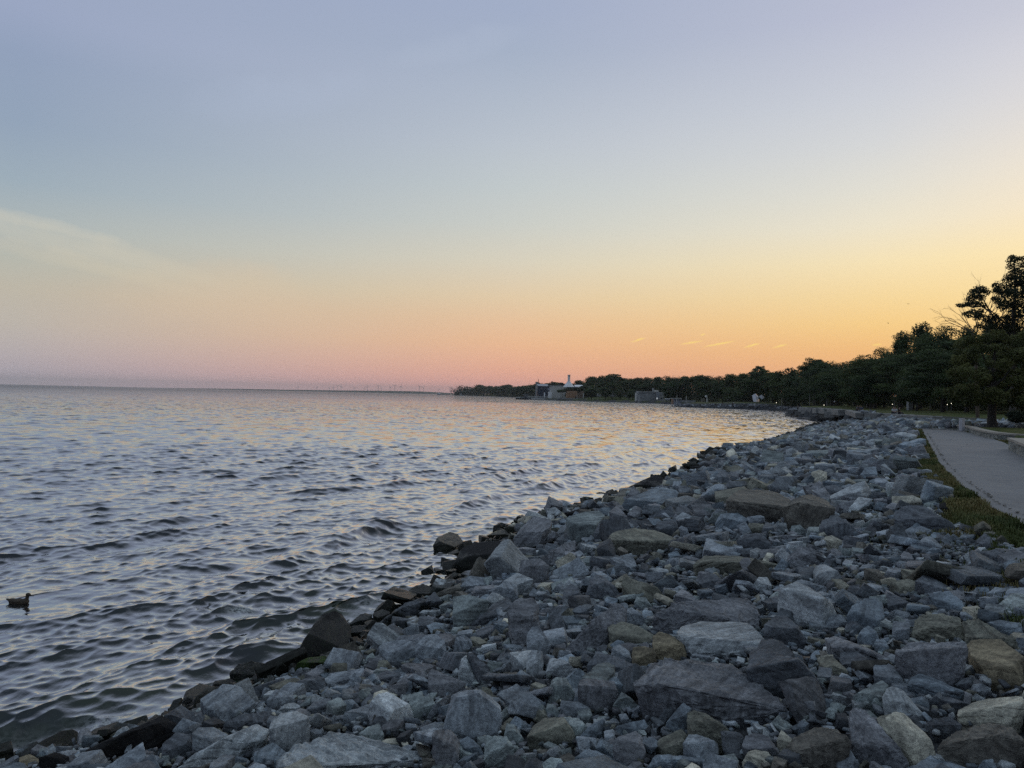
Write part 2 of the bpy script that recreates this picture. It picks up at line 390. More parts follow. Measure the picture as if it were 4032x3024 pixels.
# ------------------------------------------------------------------ water
az = np.radians(np.arange(-52, 40, .086)); rr = [4.2]
while rr[-1] < 15500:
    r = rr[-1]; rr.append(r * (1.0027 if r < 60 else 1.0036 if r < 140 else 1.0055 if r < 420 else 1.02 if r < 3000 else 1.05))
rr = np.array(rr); A, R = np.meshgrid(az, rr); X = R * np.sin(A); Y = R * np.cos(A)
D = np.full(X.shape, -500.0)
nearm = (R < 1200); 
sub = signedD(X[nearm], Y[nearm]); D[nearm] = sub
dep = np.clip(-D, 0, None)
rng = np.random.default_rng(11)
Z = np.zeros_like(X); DX = np.zeros_like(X); DY = np.zeros_like(X)
cell = np.maximum(R * .0015, R * np.where(R < 60, .0027, .0036) * (R < 140) + (R >= 140) * np.where(R < 140, .0036, np.where(R < 420, .0055, .03)))
gust = .75 + .5 * vn1(X / 9, Y / 14)
th0 = math.atan2(-.62, .78)
for i in range(120):
    lam = .17 * (20.0 ** (i / 119.0)) * rng.uniform(.9, 1.1)
    spread = 1.0 if lam < 1.2 else .62
    th = th0 + rng.normal(0, spread * .55); k = 2 * math.pi / lam
    amp = .0060 * lam ** .82 if lam < .8 else .0060 * .8 ** .82 * (lam / .8) ** .45
    fade = sm((lam / cell - 1.6) / 2.5)
    far = 1 if lam > 1 else 1
    ph = k * (X * math.cos(th) + Y * math.sin(th)) + rng.uniform(0, 6.28)
    a = amp * fade * gust
    s_, c_ = np.sin(ph), np.cos(ph)
    Z += a * s_; DX += a * 1.5 * math.cos(th) * c_; DY += a * 1.5 * math.sin(th) * c_
    del s_, c_, ph
# small breakers rolling in parallel to the bank
foam = np.zeros_like(X)
for d0, Am, wd, sd in ((1.5, .09, .34, 1), (3.7, .22, .42, 2), (6.6, .22, .5, 3), (10.4, .17, .6, 4), (15, .12, .8, 6), (21, .11, 1.0, 7)):
    along = Y * .9 + X * .45
    dd = dep - d0 - 1.3 * (vn3(along / 7.0 + sd * 9, sd * 3.0) - .5)
    prof = np.where(dd > 0, np.exp(-(dd / (wd * 1.7)) ** 2), np.exp(-(dd / (wd * .75)) ** 2))
    mod = sm((vn2(along / 3.6 + sd * 17, dep / 9 + sd) - .28) / .4) * (R < 75)
    Z += Am * prof * mod
    if sd <= 3: foam = np.maximum(foam, prof ** 3 * sm((vn1(along / 1.3 + sd * 31, sd) - .93) / .05) * (R < 45) * .5)
    Z -= Am * .35 * np.exp(-((dd - wd * 2.2) / wd) ** 2) * mod
# foam swash where the swell meets the stones
swc = sm((vn3(X * .35, Y * .35) - .40) / .2)
foam = np.maximum(foam, swc * np.exp(-(dep / .5) ** 2) * (R < 60))
bp = np.array(w(2110, 2050)); bq = np.array(w(2380, 1975))
foam = np.maximum(foam, np.exp(-(segdist(X, Y, [tuple(bp), tuple(bq)]) / .5) ** 2) * 1.0)
for (fu, fv, fr_) in ((1290, 2640, .35), (1140, 2600, .25), (1850, 2100, .5), (430, 2860, .3), (2500, 1935, .6), (1500, 2450, .3), (960, 2395, .22)):
    q_ = w(fu, fv); foam = np.maximum(foam, .9 * np.exp(-((X - q_[0]) ** 2 + (Y - q_[1]) ** 2) / fr_ ** 2))
fw = np.array(w(845, 2338)); foam = np.maximum(foam, 1.0 * np.exp(-((X - fw[0]) / .30) ** 2 - ((Y - fw[1]) / .07) ** 2))
shallow = np.exp(-dep / 3.0) * (R < 300)
damp = np.clip(dep / .6, .25, 1); Z *= damp
_dp = at_plane(78, 2371, 0); Z *= 1 - .85 * np.exp(-((X - _dp.x) ** 2 / 1.1 ** 2 + (Y - _dp.y) ** 2 / 1.6 ** 2)); _i = np.argmin((X - _dp.x) ** 2 + (Y - _dp.y) ** 2); DUCKZ = float(Z.ravel()[_i])
X2 = X + DX * damp; Y2 = Y + DY * damp
nr, na = X.shape; idx = np.arange(nr * na).reshape(nr, na)
Fq = np.stack([idx[:-1, :-1], idx[:-1, 1:], idx[1:, 1:], idx[1:, :-1]], -1).reshape(-1, 4)
kv = (D < 1.2).reshape(-1); Fq = Fq[kv[Fq].all(1)]
used = np.zeros(nr * na, bool); used[Fq.ravel()] = True; remap = np.cumsum(used) - 1
t = NT("water"); g = t.n('ShaderNodeNewGeometry'); pos = g.outputs['Position']
mp = t.n('ShaderNodeMapping'); mp.inputs['Rotation'].default_value = (0, 0, -.55); mp.inputs['Scale'].default_value = (1.0, .6, 1); t.l(pos, mp.inputs['Vector'])
wv = mp.outputs[0]
r1 = t.noise(wv, 5.5, 3, .55, .3); r2 = t.noise(wv, 1.35, 4, .6, .4); r3 = t.noise(wv, 17, 2, .5)
foa = t.n('ShaderNodeAttribute', attribute_name='foam').outputs['Fac']; sha = t.n('ShaderNodeAttribute', attribute_name='shallow').outputs['Fac']
frn = t.noise(pos, 16, 4, .75)
fm = t.math('MULTIPLY', foa, t.ramp(frn, [(.42, (0, 0, 0)), (.55, (1, 1, 1))]))
fm = t.math('MULTIPLY', fm, 1.0, clamp=True)
c = t.mul((.007, .015, .024), (.035, .05, .02), 'MIX', t.math('MULTIPLY', sha, t.ramp(t.noise(pos, .8, 3, .6), [(.35, (.15, .15, .15)), (.7, (1, 1, 1))])))
c = t.mul(c, (.55, .58, .58), 'MIX', fm)
nb = t.bump(r1, .28, .045); nb = t.bump(r3, .25, .012, nb)
# facets of the chop, evaluated point by point so that the far water keeps its slopes
def chop(scale, det, strength, base_n, rot, squash):
    m_ = t.n('ShaderNodeMapping'); m_.inputs['Rotation'].default_value = (0, 0, rot); m_.inputs['Scale'].default_value = (squash, 1, 1); t.l(pos, m_.inputs['Vector'])
    x = t.n('ShaderNodeTexNoise'); x.inputs['Scale'].default_value = scale; x.inputs['Detail'].default_value = det; x.inputs['Roughness'].default_value = .6; t.l(m_.outputs[0], x.inputs['Vector'])
    s1 = t.n('ShaderNodeVectorMath', operation='SUBTRACT'); t.l(x.outputs['Color'], s1.inputs[0]); s1.inputs[1].default_value = (.5, .5, .5)
    s2 = t.n('ShaderNodeVectorMath', operation='MULTIPLY'); t.l(s1.outputs[0], s2.inputs[0]); s2.inputs[1].default_value = (1, 1, 0)
    s3 = t.n('ShaderNodeVectorMath', operation='SCALE'); t.l(s2.outputs[0], s3.inputs[0]); t.l(strength, s3.inputs['Scale'])
    s4 = t.n('ShaderNodeVectorMath', operation='ADD'); t.l(base_n, s4.inputs[0]); t.l(s3.outputs[0], s4.inputs[1]); return s4.outputs[0]
fa = t.n('ShaderNodeAttribute', attribute_name='far').outputs['Fac']
nb = chop(1.1, 4, t.math('ADD', .04, t.math('MULTIPLY', fa, 2.5)), nb, -.3, .45)
nb = chop(.33, 3, t.math('MULTIPLY', fa, 1.4), nb, -.15, .4)
nb = chop(4.5, 2, t.math('ADD', .07, t.math('MULTIPLY', fa, .5)), nb, -.4, .6)
nz = t.n('ShaderNodeVectorMath', operation='NORMALIZE'); t.l(nb, nz.inputs[0])
lw = t.n('ShaderNodeLayerWeight'); lw.inputs['Blend'].default_value = .5; t.l(nz.outputs[0], lw.inputs['Normal'])
mr = t.n('ShaderNodeMapRange', interpolation_type='SMOOTHSTEP'); t.l(lw.outputs['Facing'], mr.inputs['Value']); mr.inputs['From Min'].default_value = .37; mr.inputs['From Max'].default_value = .88; mr.inputs['To Min'].default_value = .04; mr.inputs['To Max'].default_value = .95; fr = mr.outputs[0]
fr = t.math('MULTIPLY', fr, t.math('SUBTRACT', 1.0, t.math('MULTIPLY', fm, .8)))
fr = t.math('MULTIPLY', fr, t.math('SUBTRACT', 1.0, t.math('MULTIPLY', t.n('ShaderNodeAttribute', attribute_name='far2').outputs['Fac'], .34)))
c = t.mul(c, (.05, .075, .10), 'MIX', t.math('MULTIPLY', t.n('ShaderNodeAttribute', attribute_name='far2').outputs['Fac'], .8))  # far water dimmed and blued with distance; its reflection put into the colour
gl = t.n('ShaderNodeBsdfGlossy'); gl.inputs['Roughness'].default_value = .05; t.l(nz.outputs[0], gl.inputs['Normal'])
df = t.n('ShaderNodeBsdfDiffuse'); t.l(c, df.inputs['Color'])
mx = t.n('ShaderNodeMixShader'); t.l(fr, mx.inputs[0]); t.l(df.outputs[0], mx.inputs[1]); t.l(gl.outputs[0], mx.inputs[2])
t.l(mx.outputs[0], t.out.inputs['Surface']); t.t.nodes.remove(t.b)
V = np.stack([X2.ravel(), Y2.ravel(), Z.ravel()], 1)[used]
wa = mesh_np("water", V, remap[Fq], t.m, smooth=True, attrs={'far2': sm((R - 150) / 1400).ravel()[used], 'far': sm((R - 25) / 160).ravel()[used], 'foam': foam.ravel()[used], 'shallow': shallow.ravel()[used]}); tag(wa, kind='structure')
del X, Y, Z, DX, DY, A, R, D, V, X2, Y2, foam, shallow, dep, gust, cell

# ------------------------------------------------------------------ sky (world)
world = bpy.data.worlds.new("World"); sc.world = world; world.use_nodes = True
nt = world.node_tree; nodes = nt.nodes; lk = nt.links.new
bg = nodes["Background"]
def soft(c, e, k):
    g_ = .3 * c[0] + .59 * c[1] + .11 * c[2]; a_ = .24 if e > 10 else .10
    if k < -20 and e < 5: a_ = .42
    return tuple(x + (g_ - x) * a_ + (2 if e > 8 else 0) for x in c)
def lin(c): return tuple(((x / 255) / 12.92 if x / 255 < .04045 else ((x / 255 + .055) / 1.055) ** 2.4) for x in c)
def wn(typ, **kw):
    x = nodes.new(typ)
    for k, v in kw.items(): setattr(x, k, v)
    return x
def wm(op, a, b=0.0, clamp=False):
    x = wn('ShaderNodeMath', operation=op); x.use_clamp = clamp
    for s_, v in ((x.inputs[0], a), (x.inputs[1], b)):
        if hasattr(v, 'links'): lk(v, s_)
        else: s_.default_value = v
    return x.outputs[0]
tc = wn('ShaderNodeTexCoord'); sep = wn('ShaderNodeSeparateXYZ'); lk(tc.outputs['Generated'], sep.inputs[0])
sx_, sy_, sz_ = sep.outputs
elev = wm('MULTIPLY', wm('ARCSINE', sz_), 180 / math.pi)
azi = wm('MULTIPLY', wm('ARCTAN2', sx_, sy_), 180 / math.pi)
warp = wn('ShaderNodeTexNoise'); warp.inputs['Scale'].default_value = 1.6; warp.inputs['Detail'].default_value = 4; lk(tc.outputs['Generated'], warp.inputs['Vector'])
elevw = wm('ADD', elev, wm('MULTIPLY', wm('SUBTRACT', warp.outputs['Fac'], .5), 1.6))
ef = wm('DIVIDE', wm('MAXIMUM', elevw, 0.0), 90.0)
SKY = {
 -180: [(0, (58, 68, 92)), (8, (76, 84, 112)), (20, (66, 78, 104)), (40, (108, 124, 150)), (90, (158, 182, 200))],
 -100: [(0, (86, 92, 118)), (8, (110, 112, 136)), (16, (112, 124, 152)), (30, (118, 138, 168)), (90, (158, 182, 200))],
 -34: [(0, (196, 178, 196)), (.5, (192, 176, 192)), (1.4, (191, 174, 182)), (3.8, (196, 182, 166)), (6.1, (192, 184, 167)), (7.9, (184, 185, 173)), (10.2, (169, 181, 181)), (13, (151, 172, 188)), (16.6, (140, 162, 190)), (20.6, (139, 159, 193)), (23.1, (148, 164, 200)), (36, (148, 164, 196)), (90, (158, 182, 200))],
 0: [(0, (238, 172, 166)), (.9, (244, 171, 154)), (1.9, (243, 174, 146)), (4.1, (242, 186, 142)), (5.9, (236, 194, 152)), (7.6, (230, 203, 164)), (10.4, (217, 207, 181)), (13.2, (200, 204, 196)), (15.9, (190, 200, 202)), (19.1, (182, 193, 206)), (25.3, (160, 176, 203)), (28.1, (156, 172, 205)), (40, (156, 170, 198)), (90, (158, 182, 200))],
 26.4: [(0, (252, 176, 128)), (2, (251, 180, 116)), (3.6, (250, 189, 116)), (5.5, (252, 206, 128)), (7.4, (250, 216, 150)), (9.9, (247, 225, 175)), (12.4, (238, 226, 195)), (14.8, (225, 221, 206)), (17.8, (211, 213, 214)), (20.7, (200, 205, 216)), (26, (182, 188, 213)), (42, (160, 173, 200)), (90, (158, 182, 200))],
 36: [(0, (254, 184, 108)), (4, (254, 206, 122)), (7, (254, 220, 148)), (9.9, (253, 228, 170)), (12.5, (248, 228, 190)), (15.3, (237, 225, 205)), (19.3, (218, 215, 216)), (21.9, (208, 208, 218)), (24.4, (195, 198, 215)), (42, (162, 174, 200)), (90, (158, 182, 200))],
 60: [(0, (254, 178, 92)), (4, (254, 206, 112)), (9, (254, 226, 150)), (14, (248, 228, 178)), (20, (228, 220, 204)), (28, (196, 200, 216)), (42, (162, 174, 200)), (90, (158, 182, 200))],
 110: [(0, (150, 120, 110)), (4, (170, 144, 124)), (9, (168, 158, 140)), (16, (150, 154, 158)), (30, (132, 150, 174)), (90, (158, 182, 200))],
 180: [(0, (58, 68, 92)), (8, (76, 84, 112)), (20, (66, 78, 104)), (40, (108, 124, 150)), (90, (158, 182, 200))],
}
keys = sorted(SKY); outs = []
for k in keys:
    x = wn('ShaderNodeValToRGB'); cr = x.color_ramp; cr.interpolation = 'B_SPLINE' if False else 'EASE' if False else 'LINEAR'
    st = SKY[k]
    while len(cr.elements) < len(st): cr.elements.new(.5)
    for e, (p_, c_) in zip(cr.elements, st): e.position = p_ / 90.0; e.color = (*lin(soft(c_, p_, k)), 1)
    lk(ef, x.inputs['Fac']); outs.append(x.outputs['Color'])
cur = outs[0]
for k0, k1, o1 in zip(keys, keys[1:], outs[1:]):
    f = wn('ShaderNodeMapRange', interpolation_type='SMOOTHSTEP' if k0 in (-100, 60) else 'LINEAR'); f.inputs['From Min'].default_value = k0; f.inputs['From Max'].default_value = k1; lk(azi, f.inputs['Value'])
    mx = wn('ShaderNodeMix', data_type='RGBA'); lk(f.outputs[0], mx.inputs['Factor']); lk(cur, mx.inputs['A']); lk(o1, mx.inputs['B']); cur = mx.outputs['Result']
# wispy bright cloud streaks low over the trees, and a broad faint cirrus band
def streak(u0, v0, u1, v1, wd, col, amt, nscale=22, soft=1.0):
    """elongated cloud between two sky directions"""
    global cur
    a = pdir(u0, v0).normalized(); b = pdir(u1, v1).normalized(); c = ((a + b) / 2).normalized()
    e1 = (b - a).normalized(); e2 = c.cross(e1).normalized(); hl = (b - a).length / 2
    def dot(v):
        x = wn('ShaderNodeVectorMath', operation='DOT_PRODUCT'); lk(tc.outputs['Generated'], x.inputs[0]); x.inputs[1].default_value = v; return x.outputs['Value']
    nn = wn('ShaderNodeTexNoise'); nn.inputs['Scale'].default_value = nscale; nn.inputs['Detail'].default_value = 5; nn.inputs['Roughness'].default_value = .65
    lk(tc.outputs['Generated'], nn.inputs['Vector'])
    p1 = wm('DIVIDE', wm('SUBTRACT', dot(e1), c.dot(e1)), hl); p2 = wm('DIVIDE', wm('ADD', wm('SUBTRACT', dot(e2), c.dot(e2)), wm('MULTIPLY', wm('SUBTRACT', nn.outputs['Fac'], .5), wd * 2.2)), wd)
    q = wm('ADD', wm('MULTIPLY', p1, p1), wm('MULTIPLY', p2, p2))
    f = wm('SUBTRACT', 1.0, q, True); front = wm('GREATER_THAN', dot(tuple(c)), .5)
    f = wm('MULTIPLY', wm('POWER', wm('MULTIPLY', f, front), soft), amt)
    f = wm('MULTIPLY', f, wm('MULTIPLY', nn.outputs['Fac'], 1.7), True)
    mx = wn('ShaderNodeMix', data_type='RGBA'); lk(f, mx.inputs['Factor']); lk(cur, mx.inputs['A']); mx.inputs['B'].default_value = (*lin(col), 1); cur = mx.outputs['Result']
cy = (255, 218, 128)
for s_ in [(2478, 1347, 2545, 1330), (2672, 1356, 2775, 1341), (2760, 1368, 2905, 1341), (2925, 1370, 2998, 1351), (3035, 1370, 3105, 1355), (2755, 1320, 2778, 1315), (3430, 1359, 3475, 1355)]:
    streak(*s_, .0016, cy, 1.0, 60)
streak(-700, 680, 950, 1135, .016, (212, 204, 184), .42, 7, .8)
streak(-500, 705, 560, 985, .008, (222, 212, 190), .26, 11, .8)
streak(-300, 880, 900, 1180, .012, (214, 202, 178), .3, 9, 1.0)
streak(300, 1100, 1500, 1250, .05, (222, 196, 166), .3, 5, 1.0)
streak(1500, 250, 2100, 120, .02, (186, 196, 214), .2, 9, 1.0)
streak(700, 420, 1500, 330, .03, (176, 188, 210), .3, 9, 1.0)
# below the horizon
gm = wn('ShaderNodeMix', data_type='RGBA'); lk(wm('LESS_THAN', sz_, -.02), gm.inputs['Factor']); lk(cur, gm.inputs['A']); gm.inputs['B'].default_value = (.22, .21, .22, 1); cur = gm.outputs['Result']
SUN_AZ, SUN_EL = math.radians(52), math.radians(1.2)
nis = wn('ShaderNodeTexSky'); nis.sky_type = 'NISHITA'; nis.sun_disc = False; nis.sun_elevation = SUN_EL; nis.sun_rotation = SUN_AZ
add = wn('ShaderNodeMix', data_type='RGBA', blend_type='ADD'); add.inputs['Factor'].default_value = .01
lk(cur, add.inputs['A']); lk(nis.outputs[0], add.inputs['B']); lk(add.outputs['Result'], bg.inputs['Color']); bg.inputs['Strength'].default_value = 1.0
sl = bpy.data.lights.new("sun", 'SUN'); sl.energy = .25; sl.angle = math.radians(10); sl.color = (1, .62, .35)
so = bpy.data.objects.new("sun", sl); COL.objects.link(so)
sd = Vector((math.sin(SUN_AZ) * math.cos(SUN_EL), math.cos(SUN_AZ) * math.cos(SUN_EL), math.sin(SUN_EL)))
so.rotation_euler = sd.to_track_quat('Z', 'Y').to_euler()
# ------------------------------------------------------------------ rocks
RC = dict(grey=(0.265, 0.287, 0.315), dark=(0.128, 0.137, 0.153), black=(.012, .012, .013), light=(0.400, 0.420, 0.435), green=(0.278, 0.310, 0.308), olive=(0.207, 0.201, 0.164),
          tan=(0.509, 0.476, 0.391), ochre=(0.278, 0.232, 0.158), brown=(0.157, 0.144, 0.125), purple=(0.208, 0.210, 0.226), blue=(0.212, 0.247, 0.283), moss=(.035, .065, .008), white=(0.700, 0.700, 0.700), rust=(0.292, 0.219, 0.164))
CNAME = dict(grey='grey', dark='dark grey', black='black wet', light='pale grey', green='greenish grey', olive='olive brown', tan='buff', ochre='ochre', brown='dark brown', purple='purplish grey', blue='blue grey', moss='green mossy', white='white', rust='rusty brown')
BAT = dict(A=(0, 2200, 1.7015), B=(1000, 2300, 2.011), C=(2000, 2300, 2.011), D=(2932, 2300, 2.011), E=(2000, 1800, 2.011), F=(2932, 1700, 2.011), G=(1100, 1900, 1.58))
